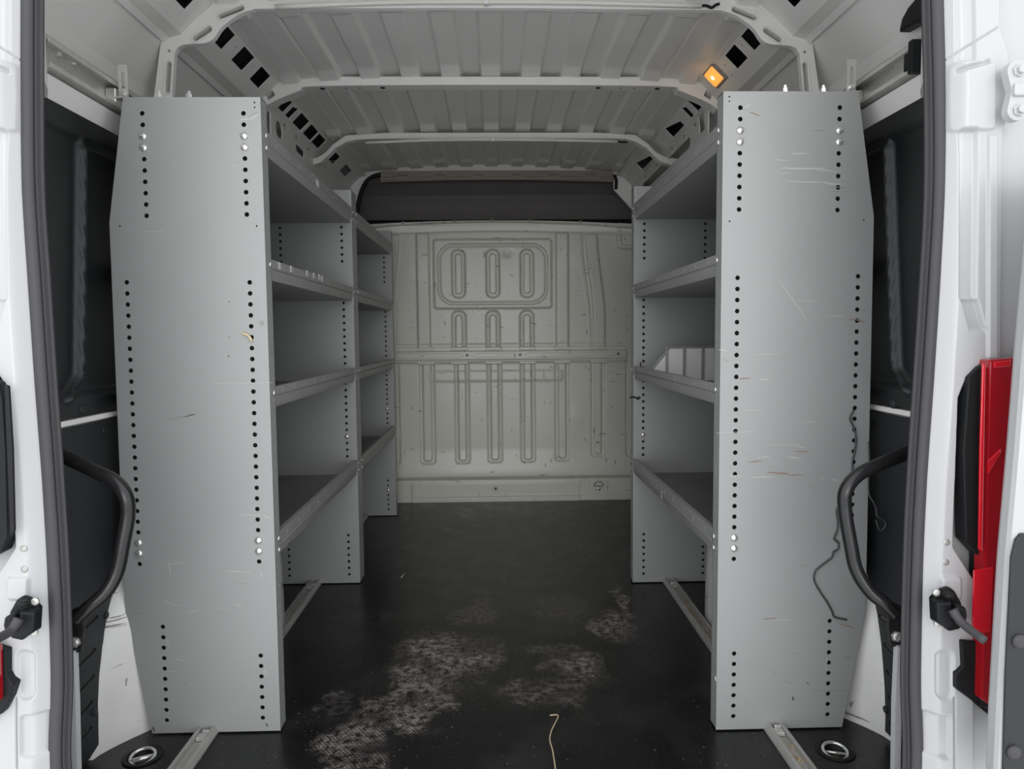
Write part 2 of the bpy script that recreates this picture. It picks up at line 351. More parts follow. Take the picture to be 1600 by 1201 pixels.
# side walls: profile (|x|, z) extruded along Y, plus the beam above the racks and the pillar return
def side_wall(s):
    mb = MB()
    prof = [(0.975, -0.04), (0.975, 0.70), (0.945, 0.775), (0.945, 0.80), (0.975, 0.83), (0.975, 1.44), (0.925, 1.458), (0.897, 1.507), (0.918, 1.512), (0.918, 1.585), (0.905, 1.592), (0.958, 1.606), (0.952, 1.66), (0.887, 1.775), (0.887, 1.80), (1.03, 1.80), (1.03, -0.04)]
    mb.prism(prof, lambda u, v, t: (s * u, t, v), 1.47, 4.16)
    # sliding-door / body-side beam with long slot, above the rack, behind bow 2
    def pb(u, v, t): return (s * (0.80 + t), u, v)
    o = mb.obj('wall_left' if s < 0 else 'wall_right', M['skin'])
    tag(o, ('left' if s < 0 else 'right') + ' inner side wall of the van, bare grey metal above the black liners', 'wall', kind='structure')
    holes = [capsule(3.36, 1.742, 0.44, 0.022)] if s > 0 else []
    holes += [capsule(y, 1.79, 0.012, 0.006) for y in (2.84, 3.0, 3.2, 3.5, 3.75)]
    if s > 0: holes.append([(2.70, 1.735), (2.77, 1.735), (2.785, 1.805), (2.715, 1.805)])
    else: holes += [capsule(2.76, 1.75, 0.012, 0.030), capsule(3.05, 1.745, 0.05, 0.014)]
    me = plate_mesh([(2.66, 1.70), (4.12, 1.70), (4.12, 1.845), (2.66, 1.83)], holes, 0.004, pb)
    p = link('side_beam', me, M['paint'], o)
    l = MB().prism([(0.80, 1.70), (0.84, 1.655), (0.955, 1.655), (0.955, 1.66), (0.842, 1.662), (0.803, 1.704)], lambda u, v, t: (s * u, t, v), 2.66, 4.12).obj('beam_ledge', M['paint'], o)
    # return face of the rear pillar beside the seal, grey above, black below
    rt = MB()
    for (z0, z1) in ((1.462, 1.605),):
        rt.prism([(0.905, 1.510), (0.878, 1.468), (0.80, 1.31), (0.80, 1.275), (1.03, 1.275), (1.03, 1.51)], lambda u, v, t: (s * u, v, t), z0, z1)
    rt.obj('pillar_return', M['paint'], o)
    rt = MB().prism([(0.975, 1.56), (0.90, 1.45), (0.82, 1.31), (0.82, 1.275), (1.03, 1.275), (1.03, 1.56)], lambda u, v, t: (s * u, v, t), 1.605, 2.0)
    rt.obj('pillar_return', M['skin'], o)
    rt = MB().prism([(0.975, 1.56), (0.93, 1.50), (0.86, 1.385), (0.80, 1.275), (1.03, 1.275), (1.03, 1.56)], lambda u, v, t: (s * u, v, t), -0.04, 1.462)
    rt.obj('pillar_return', M['rubberdark'], o)
    # outer skin closing the cavity
    MB().box(s * 1.03, s * 1.06, 1.2, 4.5, -0.1, 2.05).obj('outer_skin', M['white'], o)
    # pale strip between the two liners
    MB().prism([(0.946, 0.779), (0.922, 0.782), (0.922, 0.794), (0.946, 0.797)], lambda u, v, t: (s * u, t, v), 1.40, 4.1).obj('seam_strip', M['arch'], o, bevel=0.002)
    return o
WL = side_wall(-1); WR = side_wall(1)
# small dark scuffs on the right upper skin
sc = MB()
for (px, py, l, an) in [(1355, 62, 12, 0.7), (1360, 58, 7, 1.2), (1284, 110, 10, 1.1), (1283, 128, 8, 0.4), (1290, 108, 6, 0.2), (1281, 60, 16, 1.5), (1303, 66, 4, 0.5), (1355, 65, 6, 2.2)]:
    p = atX(px, py, 0.9545); 
    dy, dz = math.cos(an) * l * 0.0014 * 1.6, math.sin(an) * l * 0.0014
    sc.add([(p[0], p[1] - dy, p[2] - dz - 0.0015), (p[0], p[1] + dy, p[2] + dz - 0.0015), (p[0], p[1] + dy, p[2] + dz + 0.0015), (p[0], p[1] - dy, p[2] - dz + 0.0015)], [(0, 1, 2, 3)])
sc.obj('scuff_mark', M['scuffk'], WR)

# ---- ceiling
CANT = ((0.834, 1.788), (0.752, 1.868))
def roofz(X, Y):
    per = 0.142; x = X
    ph = (x / per) % 1.0                               # channels centred on half periods
    dist = (np.abs(ph - 0.5)) * per                     # distance from channel centre
    w = 0.034
    ch = emb(dist - w, 0.0065)
    lim = 1 - sst(0.60, 0.615, np.abs(X))
    crown = np.interp(Y, [1.2, 3.3, 4.1], [1.905, 1.905, 1.93]) - 0.030 * (X / 0.72) ** 2
    z = crown + 0.012 * ch * (0.15 + 0.85 * lim)
    # step down on to each bow
    for yb in (2.05, 2.62, 3.29, 3.98):
        d0 = yb - Y
        z = z - 0.012 * (1 - ch) * (sst(0.10, 0.03, d0) * (d0 > -0.05))
    return z
me = grid_mesh(-0.73, 0.73, 1.20, 4.20, 560, 420, lambda U, V: roofz(U, V), lambda U, V, H: (U, V, H))
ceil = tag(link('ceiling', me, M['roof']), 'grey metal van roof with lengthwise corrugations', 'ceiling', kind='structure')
MB().box(-1.06, 1.06, 1.2, 4.7, 1.985, 2.05).obj('outer_skin', M['white'], ceil)
# header over the rear opening
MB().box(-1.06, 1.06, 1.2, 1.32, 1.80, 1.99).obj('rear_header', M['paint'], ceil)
dx, dz_ = CANT[1][0] - CANT[0][0], CANT[1][1] - CANT[0][1]; CL = math.hypot(dx, dz_)
for s in (-1, 1):
    def pc(u, v, t, s=s):     # u along Y, v along the slope from wall to roof
        x = CANT[0][0] + dx * v / CL; z = CANT[0][1] + dz_ * v / CL
        return (s * (x - dz_ / CL * -t), u, z + (-dx / CL) * t)
    nrm = (s * -dz_, 0, dx)
    holes = []
    def sq(px, py, hu=0.047, hv=0.029, sk=0):
        p = atP(px, py, (s * CANT[0][0], 2, CANT[0][1]), nrm)
        v = math.hypot(abs(p[0]) - CANT[0][0], p[2] - CANT[0][1])
        v = min(max(v, hv + 0.008), CL - hv - 0.006)
        holes.append([(p[1] - hu, v - hv + sk), (p[1] + hu, v - hv), (p[1] + hu, v + hv), (p[1] - hu, v + hv - sk)])
    if s < 0:
        for q in [(352, 52), (383, 89), (410, 118)]: sq(*q)
        for q in [(473, 188), (488, 205), (500, 219)]: sq(*q, 0.060, 0.032)
        for q in [(522, 244), (532, 255), (541, 266)]: sq(*q, 0.075, 0.032)
        sq(460, 171, 0.025, 0.036, 0.012); sq(452, 158, 0.030, 0.042, 0.01)
        sq(296, -8, 0.03, 0.028)
    else:
        for q in [(1170, 52), (1145, 84)]: sq(*q)
        sq(1078, 155, 0.025, 0.036); sq(1069, 169, 0.02, 0.03, 0.01)
        sq(1236, -8, 0.03, 0.028)
        sq(1042, 187, 0.09, 0.045, 0.03); sq(1000, 245, 0.12, 0.04, 0.03)
    # keep holes apart
    holes.sort(key=lambda h: h[0][0]); keep = []
    for h in holes:
        if not keep or h[0][0] > keep[-1][1][0] + 0.008: keep.append(h)
    small = []
    for q in ([(368, 74), (397, 104), (358, 93), (386, 122)] if s < 0 else [(1159, 71), (1133, 102), (1169, 90), (1144, 118)]):
        p = atP(*q, (s * CANT[0][0], 2, CANT[0][1]), nrm); v = math.hypot(abs(p[0]) - CANT[0][0], p[2] - CANT[0][1])
        if v < 0.03: continue
        if all(not (h[0][0] - 0.012 < p[1] < h[1][0] + 0.012) for h in keep): small.append(circ(p[1], v, 0.0045, 8, 0.003))
    me = plate_mesh([(1.20, 0), (4.14, 0), (4.14, CL), (1.20, CL)], keep + small, 0.003, pc)
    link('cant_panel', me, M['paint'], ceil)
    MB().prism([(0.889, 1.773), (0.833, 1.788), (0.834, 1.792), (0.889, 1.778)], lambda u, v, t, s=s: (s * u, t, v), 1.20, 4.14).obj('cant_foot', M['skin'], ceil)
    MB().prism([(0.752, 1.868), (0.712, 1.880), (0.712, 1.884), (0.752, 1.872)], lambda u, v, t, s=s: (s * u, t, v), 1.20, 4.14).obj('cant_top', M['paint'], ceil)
    # seam fold against the wall
    MB().prism([(0.889, 1.772), (0.868, 1.786), (0.866, 1.780), (0.880, 1.766)], lambda u, v, t, s=s: (s * u, t, v), 1.49, 4.1).obj('seam_fold', M['paint'], ceil)
    # dark shell behind the openings
    MB().box(s * 0.74, s * 0.98, 1.33, 4.1, 1.965, 1.975).obj('cavity_shell', M['char'], ceil)

# ---- roof bows
def bow(Y0, Y1, inner, outer, slots, label, m=M['paint'], zholes=None):
    """inner/outer: (x>0, z) from the side to the middle; mirrored"""
    inner = [p for p in inner if p[0] > 0.01]; outer = [p for p in outer if p[0] > 0.01]
    loop = [(-x, z) for x, z in inner] + [(x, z) for x, z in reversed(inner)] + [(x, z) for x, z in reversed(outer)] + [(-x, z) for x, z in outer]
    me = plate_mesh(loop, slots, Y1 - Y0, lambda u, v, t: (u, Y0 + t, v))
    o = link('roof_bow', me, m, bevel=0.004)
    tag(o, label, 'roof bow', 'roof bows across the van ceiling')
    return o
def mir(pts): return pts
cc = lambda pts: [(p[0], p[1]) for p in catmull(pts, 4)]
def sc_(pts, k): return [(x * k, CAMZ + (z - CAMZ) * k) for x, z in pts]
K1, K2 = 2.0 / 1.9, 2.6 / 2.47
in1 = sc_([(0.826, 1.56), (0.812, 1.700), (0.803, 1.715)] + cc([(0.79, 1.721), (0.766, 1.724), (0.734, 1.726), (0.711, 1.737), (0.691, 1.764), (0.660, 1.788), (0.635, 1.801), (0.607, 1.809), (0.55, 1.812), (0.0, 1.816)])[:-1], K1)
ou1 = sc_([(0.0, 1.90), (0.55, 1.895), (0.645, 1.878), (0.702, 1.833), (0.742, 1.796), (0.778, 1.768), (0.818, 1.766), (0.834, 1.756), (0.846, 1.728), (0.874, 1.56)], K1)
sl1 = []; rims = []
for sgn in (-1, 1):
    for (x, z, hl_, r_, an) in [(0.7394, 1.7490, 0.022, 0.0075, sgn * -0.56), (0.6640, 1.8030, 0.030, 0.0068, sgn * -0.36), (0.830, 1.640, 0.034, 0.0065, math.pi / 2 + sgn * 0.10)]:
        x, z = x * K1, CAMZ + (z - CAMZ) * K1
        sl1.append(capsule(sgn * x, z, hl_, r_, an)); rims.append(capsule(sgn * x, z, hl_, r_ + 0.0035, an))
    sl1.append(circ(sgn * 0.826 * K1, CAMZ + (1.706 - CAMZ) * K1, 0.004, 8))
b1 = bow(2.0, 2.018, in1, ou1, sl1, 'nearest pale roof bow with oval slots at its corners, along the top edge')
for rm in rims:
    MB().tube([(u, 1.9995, v) for u, v in rm], 0.0022, 6, closed=True).obj('slot_rim', M['paint'], b1, smooth=True)
in2 = sc_([(0.775, 1.735)] + cc([(0.76, 1.748), (0.72, 1.768), (0.683, 1.783), (0.64, 1.799), (0.575, 1.813), (0.0, 1.818)])[:-1], K2)
ou2 = sc_([(0.0, 1.850), (0.6, 1.845), (0.665, 1.842), (0.71, 1.826), (0.745, 1.808), (0.80, 1.765)], K2)
sl2 = []
for sgn in (-1, 1): sl2.append([(sgn * x, z) for x, z in sc_([(0.728, 1.782), (0.750, 1.768), (0.758, 1.786), (0.735, 1.800)], K2)][::sgn])
b2 = bow(2.60, 2.655, in2, ou2, sl2, 'middle roof bow, a plain pale beam beside the lit amber lamp')
for k in range(-9, 10):
    MB().cyl((k * 0.066 + 0.01 * math.sin(k * 3), 2.628, 1.8625 - 0.0055 * (abs(k) / 9) ** 2), (0, 0, 1), 0.010 if k % 3 == 0 else 0.004, 0.004, 12).obj('bow_hole', M['dark'], b2)
B3 = 3.27
f3 = lambda pts: [(-float(p[0]), float(p[2])) for p in [atY(*q, B3) for q in pts]]
in3 = f3([(462, 268), (478, 262), (487, 258), (500, 254), (512, 243), (524, 231), (540, 222), (556, 218), (600, 217)]) + [(0.0, float(atY(772, 217, B3)[2]))]
ou3 = f3([(772, 206)])[:0] + [(0.0, float(atY(772, 205, B3)[2]))] + f3([(600, 207), (540, 211), (520, 225), (508, 238), (495, 246), (477, 248), (462, 250)])
in3 = in3[:-1]
bow(B3, B3 + 0.05, in3, ou3, [], 'farthest roof bow with curved down-turned ends and a thin tube below it')

# conduits along bows
def conduit(pts, label, plug):
    e = MB().tube(catmull(pts, 4), 0.0065, 10).obj('cable_tube', M['conduit'], smooth=True)
    tag(e, label, 'tube', 'cable tubes along the roof bows')
    pts2 = plug
    MB().tube(catmull(pts2, 4), 0.004, 8).obj('cable_end', M['black'], e, smooth=True)
    c = pts[len(pts) // 2]
    MB().box(c[0] - 0.006, c[0] + 0.006, c[1] - 0.010, c[1] + 0.006, c[2] - 0.009, c[2] + 0.012).obj('clip', M['sticker'], e, bevel=0.001)
q0, q1, q2 = atY(430, 11, 1.985), atY(606, 4, 1.985), atY(1096, 9, 1.985)
qm = atY(760, 3, 1.985)
conduit([q0, q1, qm, atY(900, 4, 1.985), q2], 'white plastic cable tube running along the nearest roof bow', [q2, atY(1104, 9, 1.985), atY(1112, 12, 1.985), atY(1118, 8, 1.985), atY(1124, 6, 1.985)])
q0, q2 = atY(571, 223, 3.235), atY(965, 221, 3.235)
conduit([q0, atY(677, 219, 3.235), atY(770, 218, 3.235), atY(860, 219, 3.235), q2], 'thin pale cable tube running below the farthest roof bow', [q2, atY(972, 222, 3.235), atY(980, 222, 3.235)])

# ---- cab opening above the bulkhead
hd = MB()
out = [(-0.97, 1.56), (0.97, 1.56), (0.97, 1.97), (-0.97, 1.97)]
opn = [(-0.775, 1.60), (0.83, 1.60), (0.83, 1.66), (0.70, 1.80), (0.695, 1.893), (0.0, 1.902), (-0.60, 1.893), (-0.67, 1.875), (-0.72, 1.83), (-0.755, 1.74)]
me = plate_mesh(out, [opn], 0.03, lambda u, v, t: (u, 4.125 + t, v))
hdr = tag(link('trim_2', me, M['paint'], bevel=0.006), 'pale header frame around the dark opening above the bulkhead', 'header frame', kind='structure')
for s in (1,):
    MB().tube(catmull([(-0.775, 4.118, 1.61), (-0.757, 4.118, 1.74), (-0.722, 4.118, 1.832), (-0.67, 4.118, 1.877), (-0.60, 4.118, 1.89)], 6), 0.012, 10).obj('rubber_edge', M['rubberdark'], hdr, smooth=True)
    MB().tube(catmull([(0.70, 4.118, 1.88), (0.712, 4.118, 1.85), (0.71, 4.118, 1.80)], 6), 0.009, 10).obj('rubber_edge', M['rubberdark'], hdr, smooth=True)
fb = MB()
ft = [(-0.628, 1.893), (0.688, 1.893)]
lo = []
xs = np.linspace(-0.628, 0.688, 60)
def fz(x):
    t = ((x + 0.628) / 0.205) % 1.0
    return 1.842 + 0.010 * (x * x < 9) - 0.010 * (1 if 0.35 < t < 0.6 else 0) * 0
fo = [(x, 1.838 + 0.012 * (1 - (x / 0.7) ** 2)) for x in xs]
fbl = [(-0.628, 1.900)] + [(x, 1.902) for x in (-0.3, 0, 0.3)] + [(0.688, 1.900)]
fb.prism(fo + fbl[::-1], lambda u, v, t: (u, 4.10 + t, v), 0.0, 0.018)
for k in range(6):
    cx = -0.628 + 0.12 + k * 0.215
    fb.prism([(cx - 0.036, 1.864), (cx - 0.024, 1.876), (cx + 0.024, 1.876), (cx + 0.036, 1.864)], lambda u, v, t: (u, 4.088 + t, v), 0.0, 0.013)
    fb.prism([(cx - 0.029, 1.8745), (cx - 0.024, 1.880), (cx + 0.024, 1.880), (cx + 0.029, 1.8745)], lambda u, v, t: (u, 4.097 + t, v), 0.0, 0.005, 1)  # near-black sliver paints the shadow over each notch
fb.prism([(-0.628, 1.864), (0.688, 1.864), (0.688, 1.8675), (-0.628, 1.8675)], lambda u, v, t: (u, 4.098 + t, v), 0.0, 0.004, 1)
fb.prism([(-0.628, 1.850), (0.688, 1.850), (0.688, 1.864), (-0.628, 1.864)], lambda u, v, t: (u, 4.088 + t, v), 0.0, 0.013)
tag(fb.obj('header_board', [M['foam'], M['dark']], bevel=0.002), 'brown-grey notched foam board across the top of the cab opening', 'board')
cp = MB()
cp.prism([(4.145, 1.895), (4.28, 1.80), (4.31, 1.74), (4.315, 1.745), (4.29, 1.81), (4.15, 1.905)], lambda u, v, t: (t, u, v), -0.86, 0.86)
cp.prism([(4.30, 1.66), (4.305, 1.75), (4.33, 1.75), (4.33, 1.66)], lambda u, v, t: (t, u, v), -0.86, 0.86)
tag(cp.obj('cab_headliner', M['char']), 'charcoal fabric headliner seen through the gap above the bulkhead', 'headliner')
MB().box(-0.97, 0.97, 4.16, 4.45, 1.55, 1.57).box(-0.97, 0.97, 4.36, 4.40, 1.57, 1.99).box(-0.97, -0.93, 4.13, 4.4, 1.55, 1.98).box(0.93, 0.97, 4.13, 4.4, 1.55, 1.98).box(-0.97, 0.97, 4.335, 4.34, 1.57, 1.745).obj('cab_shelf', M['dark'], hdr)

# ---- bulkhead
YB = 4.12; K = FPX / YB
def BX(px): return (px - 771) / K
def BZ(py, px=771): return CAMZ - (py - 524) / K
def bulk_h(X, Z):
    U = X * K + 771; V = 524 - (Z - CAMZ) * K + 0.0078 * (X * K) * -1          # pixel-like coordinates, unroll
    V = 524 - (Z - CAMZ) * K
    h = np.zeros_like(X)
    def rr(u0, u1, v0, v1, r_): return sdrr(U, V, (u0 + u1) / 2, (v0 + v1) / 2, (u1 - u0) / 2, (v1 - v0) / 2, r_)
    # tall upper ribs
    for u0, u1 in ((654, 673), (869, 888)):
        h += 0.010 * emb(rr(u0, u1, 366, 620, 2) , 2.2) * (V < 545)
    # curved outer ribs
    for sg in (1, -1):
        c = 924 + 12 * sst(370, 500, V) if sg > 0 else 618 - 12 * sst(370, 500, V)
        h += 0.010 * emb(np.abs(U - c) - 9, 2.5) * emb(368 - V, 2) * (V < 545)
    h += 0.005 * emb(np.abs(U - (908 + 14 * sst(370, 520, V))) - 1.5, 1.5) * (V < 540) * (V > 368)
    # window frame
    h += 0.009 * emb(rr(680, 862, 376, 482, 5), 2.2)
    h -= 0.007 * emb(rr(686, 856, 383, 476, 24), 1.2)
    h += 0.004 * emb(rr(690, 852, 387, 472, 21), 2.0)
    for u0 in (708, 761, 814):
        h -= 0.011 * emb(rr(u0, u0 + 20, 392, 465, 9), 2.2)
        h += 0.006 * emb(rr(u0 + 5, u0 + 15, 398, 459, 4), 1.5)
        h -= 0.010 * emb(rr(u0 - 1, u0 + 20, 486, 620, 9), 2.4) * (V < 545)
        h += 0.009 * emb(rr(u0 + 4, u0 + 15, 492, 620, 5), 1.8) * (V < 545)
    # lower ribs
    for u0, u1, vb in ((656, 677, 724), (711, 731, 724), (762, 782, 723), (814, 834, 723), (868, 888, 722), (925, 944, 716), (601, 622, 724), (980, 1000, 716)):
        h -= 0.007 * emb(rr(u0 - 1, u1 + 1, 450, vb, 5), 2.2) * (V > 555)
        h += 0.010 * emb(rr(u0 + 4, u1 - 4, 450, vb - 4, 4), 2.0) * (V > 555)
    # bay of the beam
    h += 0.004 * emb(np.abs(V - 552) - 15, 2)
    # horizontal reflections below the beam, put into the shape as a soft raised band
    h += 0.004 * emb(np.abs(V - 587) - 8, 3) * emb(rr(672, 878, 500, 620, 4), 3)
    # bottom fold: belly then base plate
    h += 0.018 * sst(700, 742, V) * (1 - sst(744, 752, V))
    h += 0.004 * emb(rr(640, 905, 755, 800, 4), 2)
    h += 0.010 * sst(776, 779, V)
    # top: recessed band then lip
    crv = 0.00011 * (U - 771) ** 2
    h -= 0.010 * (1 - sst(358, 366, V - crv))
    h += 0.022 * (1 - sst(348, 351, V - crv))
    # right corner gusset
    h += 0.010 * emb(rr(964, 1010, 340, 392, 8), 2)
    h -= 0.008 * emb(rr(970, 1010, 340, 386, 6), 1.5) * (V > 352)
    # dents
    for (cu, cv, rd, am) in ((793, 397, 6, -0.004), (640, 420, 30, 0.003), (905, 400, 25, 0.0025), (700, 640, 60, 0.003), (850, 690, 50, 0.002), (903, 650, 12, 0.002)):
        h += am * np.exp(-((U - cu) ** 2 + (V - cv) ** 2) / rd ** 2)
    return h * np.where(V < 366, 1.0, 1.35)
me = grid_mesh(-0.97, 0.97, -0.01, 1.625, 720, 720, bulk_h, lambda U, V, H: (U, YB - H, V - 0.035 * (np.abs(U) / 0.97) ** 2 * sst(1.5, 1.62, V)))
bulkhead = tag(link('wall_front', me, M['bulk']), 'beige-grey pressed steel bulkhead with vertical ribs closing the load bay', 'bulkhead', kind='structure')
MB().box(-0.97, 0.97, 4.15, 4.17, -0.05, 1.6).obj('backing', M['dark'], bulkhead)
# crossbar
bar = MB()
zc = BZ(554); x0, x1 = BX(560), BX(978)
prof = [(zc - 0.043, 0.0), (zc - 0.040, 0.010), (zc - 0.028, 0.012), (zc - 0.024, 0.018), (zc + 0.020, 0.018), (zc + 0.024, 0.010), (zc + 0.046, 0.008), (zc + 0.048, 0.0)]
bar.prism(prof, lambda u, v, t: (t, YB - 0.006 - v, u), x0, x1)
cb = bar.obj('cross_beam', M['bulk'], bulkhead, bevel=0.0015)
for u0 in (708, 761, 814, 868, 925, 656):
    MB().box(BX(u0 - 3), BX(u0 + 23), YB - 0.024, YB - 0.01, zc + 0.026, zc + 0.045).obj('beam_tab', M['bulk'], cb, bevel=0.003)
    MB().box(BX(u0 - 3), BX(u0 + 23), YB - 0.022, YB - 0.01, zc - 0.052, zc - 0.038).obj('beam_tab', M['bulk'], cb, bevel=0.003)
for (a0, a1) in ((600, 722), (742, 804), (822, 958)):
    loop = [(p[0], p[1]) for p in capsule((BX(a0) + BX(a1)) / 2, zc - 0.002, (BX(a1) - BX(a0)) / 2 - 0.008, 0.012)]
    MB().tube([(u, YB - 0.0245, v) for u, v in loop], 0.0014, 6, closed=True).obj('pressed_edge', M['bulk'], cb, smooth=True)
for px in (730, 812, 965):
    MB().lathe((BX(px), YB - 0.0235, zc), (0, -1, 0), [(0.011, 0), (0.011, 0.002), (0.008, 0.003)], 16).obj('washer', M['alu'], cb)
    MB().cyl((BX(px), YB - 0.0265, zc), (0, -1, 0), 0.0055, 0.002, 10).obj('bolt', M['dark'], cb)
for px, py in ((634, 346), (712, 344), (771, 343), (829, 344), (907, 346)):
    MB().lathe((BX(px), YB - 0.012, BZ(py) - 0.016), (0, -1, 0), [(0.008, 0), (0.008, 0.003), (0.004, 0.005)], 12).obj('rivet', M['scuffd'], bulkhead)
# tie-down points on the base of the bulkhead
MB().lathe((BX(772), YB - 0.004, BZ(765)), (0, -1, 0), [(0.022, 0), (0.022, 0.004), (0.018, 0.006), (0.009, 0.006), (0.009, 0.002)], 20).obj('anchor_socket', M['bulk'], bulkhead)
MB().cyl((BX(772), YB - 0.011, BZ(765)), (0, -1, 0), 0.008, 0.002, 12).obj('socket_screw', M['scuffk'], bulkhead)
c = (BX(935), YB - 0.016, BZ(762))
MB().box(c[0] - 0.055, c[0] + 0.055, YB - 0.012, YB - 0.003, BZ(780), BZ(750)).obj('anchor_plate', M['bulk'], bulkhead, bevel=0.004)
MB().tube([(c[0] + 0.026 * math.cos(t), c[1], c[2] + 0.024 * math.sin(t)) for t in np.linspace(-0.1, math.pi + 0.1, 14)] + [(c[0] + 0.027, c[1], c[2] - 0.004)][:0], 0.0035, 8).tube([(c[0] - 0.028, c[1], c[2] - 0.002), (c[0] + 0.028, c[1], c[2] - 0.002)], 0.0035, 8).obj('anchor_ring', M['scuffd'], bulkhead, smooth=True)
MB().lathe((c[0], c[1] + 0.002, c[2] - 0.017), (0, -1, 0), [(0.013, 0), (0.012, 0.006), (0.006, 0.009)], 12).obj('bolt', M['bolt'], bulkhead, smooth=True)

# ---- wheel arches
def arch(s):
    secs = []; Ys = np.concatenate([np.linspace(1.60, 1.80, 10), np.linspace(1.83, 2.36, 14), np.linspace(2.38, 2.52, 8)])
    vs = []; n = 14
    for Y in Ys:
        a_ = sst(1.60, 2.0, Y) * (1 - sst(2.34, 2.53, Y))
        h_ = float(np.interp(Y, [1.60, 1.615, 1.63, 1.66, 1.70, 1.75, 1.82], [0.0, 0.10, 0.19, 0.28, 0.35, 0.40, 0.425])) * (1 - 0.9 * sst(2.30, 2.53, Y) ** 2)
        xi = 0.94 - 0.225 * min(1, 0.02 + a_ ** 0.75)
        for k in range(n):
            t = k / (n - 1) * math.pi / 2
            ex = 0.45
            X = xi + (0.975 - xi) * (1 - math.cos(t) ** ex); Z = h_ * math.sin(t) ** ex
            vs.append((s * X, Y, Z))
    fs = [(i * n + k, i * n + k + 1, (i + 1) * n + k + 1, (i + 1) * n + k) for i in range(len(Ys) - 1) for k in range(n - 1)]
    mb = MB().add(vs, fs)
    # black marks scuffed on the paint
    o = mb.obj('wheel_arch', M['arch'], smooth=True)
    tag(o, 'scuffed white wheel arch at the ' + ('left' if s < 0 else 'right') + ' foot of the van behind the end panel', 'wheel arch', 'white wheel arches')
    return o
arch(-1); arch(1)

# ---- black wall liners
def liner(s):
    side = 'left' if s < 0 else 'right'
    X0 = 0.930
    # upper liner: heightfield in (Y, Z)
    rpx = (122, 150, 620) if s < 0 else (1392, 150, 610)
    rt_, rb_ = atX(rpx[0], rpx[1] + 30, s * X0), atX(rpx[0] - (4 if s < 0 else -14), rpx[2] - 30, s * X0)
    def h(Y, Z):
        yc = rt_[1] + (rb_[1] - rt_[1]) * (rt_[2] - Z) / (rt_[2] - rb_[2])
        # rib turns towards the door at its bottom end
        yc = yc - 0.05 * sst(0.90, 0.83, Z)
        v = 0.024 * np.exp(-((Y - yc) / 0.0075) ** 2) * sst(0.82, 0.85, Z) * sst(1.43, 1.39, Z)
        # recess border below the top rail
        v += 0.012 * sst(1.405, 1.425, Z)
        v += 0.010 * sst(0.86, 0.835, Z)
        v += 0.012 * np.exp(-((Y - 2.35) / 0.011) ** 2) + 0.012 * np.exp(-((Y - 3.2) / 0.011) ** 2)
        return v
    me = grid_mesh(1.43, 4.10, 0.800, 1.468, 500, 160, h, lambda U, V, H: (s * (X0 - H), U, V))
    o = tag(link('upper_liner', me, M['liner']), 'black moulded upper wall liner with a raised rib, on the ' + side + ' wall', 'wall liner', 'black upper wall liners')
    pr = MB()
    pins = [(132, 160), (130, 640), (93, 646)] if s < 0 else [(1383, 152), (1394, 631)]
    for q in pins:
        p = atX(*q, s * (X0 - 0.012)); 
        MB().lathe((s * (X0 - 0.008), p[1], p[2]), (-s, 0, 0), [(0.011, 0), (0.010, 0.004), (0.006, 0.006)], 16).obj('push_pin', M['linerlow'], o, smooth=True)
    # lower liner with a cut edge and slanted slots
    edge = [(190, 893), (178, 930), (168, 965), (160, 1010), (155, 1055), (153, 1100), (155, 1140), (154, 1163), (140, 1185), (128, 1203)] if s < 0 else \
           [(1352, 930), (1362, 965), (1368, 1005), (1374, 1050), (1377, 1100), (1378, 1145), (1382, 1160), (1400, 1188), (1405, 1203)]
    ep = [atX(*q, s * X0) for q in edge]
    # surface follows the pillar inwards low down: use plane x = X0
    loop = [(1.36, 0.776), (4.08, 0.776), (4.08, 0.46), (ep[0][1] + 0.02, 0.46)] + [(p[1], max(p[2], 0.015)) for p in ep if p[2] > 0.0] + [(1.36, 0.015)]
    slots = []
    sl = [(143, 972), (139, 1024), (137, 1066), (134, 1107), (133, 1148)] if s < 0 else [(1383, 970), (1391, 1016), (1395, 1058), (1397, 1098), (1399, 1140)]
    for i, q in enumerate(sl):
        p = atX(*q, s * X0)
        slots.append(capsule(p[1] - 0.012, p[2], 0.036, 0.0045, 0.10))
    me = plate_mesh(loop, slots, 0.004, lambda u, v, t: (s * (X0 + t), u, v))
    o2 = tag(link('lower_liner', me, M['linerlow']), 'charcoal lower wall liner with slanted slots at the foot of the ' + side + ' rear corner', 'wall liner', 'charcoal lower wall liners')
    for q in ([(162, 672), (147, 1112), (166, 961)] if s < 0 else [(1362, 660), (1384, 1108)]):
        p = atX(*q, s * X0)
        MB().lathe((s * X0, p[1], p[2]), (-s, 0, 0), [(0.009, 0), (0.008, 0.003), (0.005, 0.004)], 14).obj('push_pin', M['linerlow'], o2, smooth=True)
    # pale body edge between liner and seal
    a0, a1 = (atY(109, 1018, 1.335), atY(117, 1203, 1.335)) if s < 0 else (atY(1410, 1010, 1.335), atY(1404, 1203, 1.335))
    return o
liner(-1); liner(1)
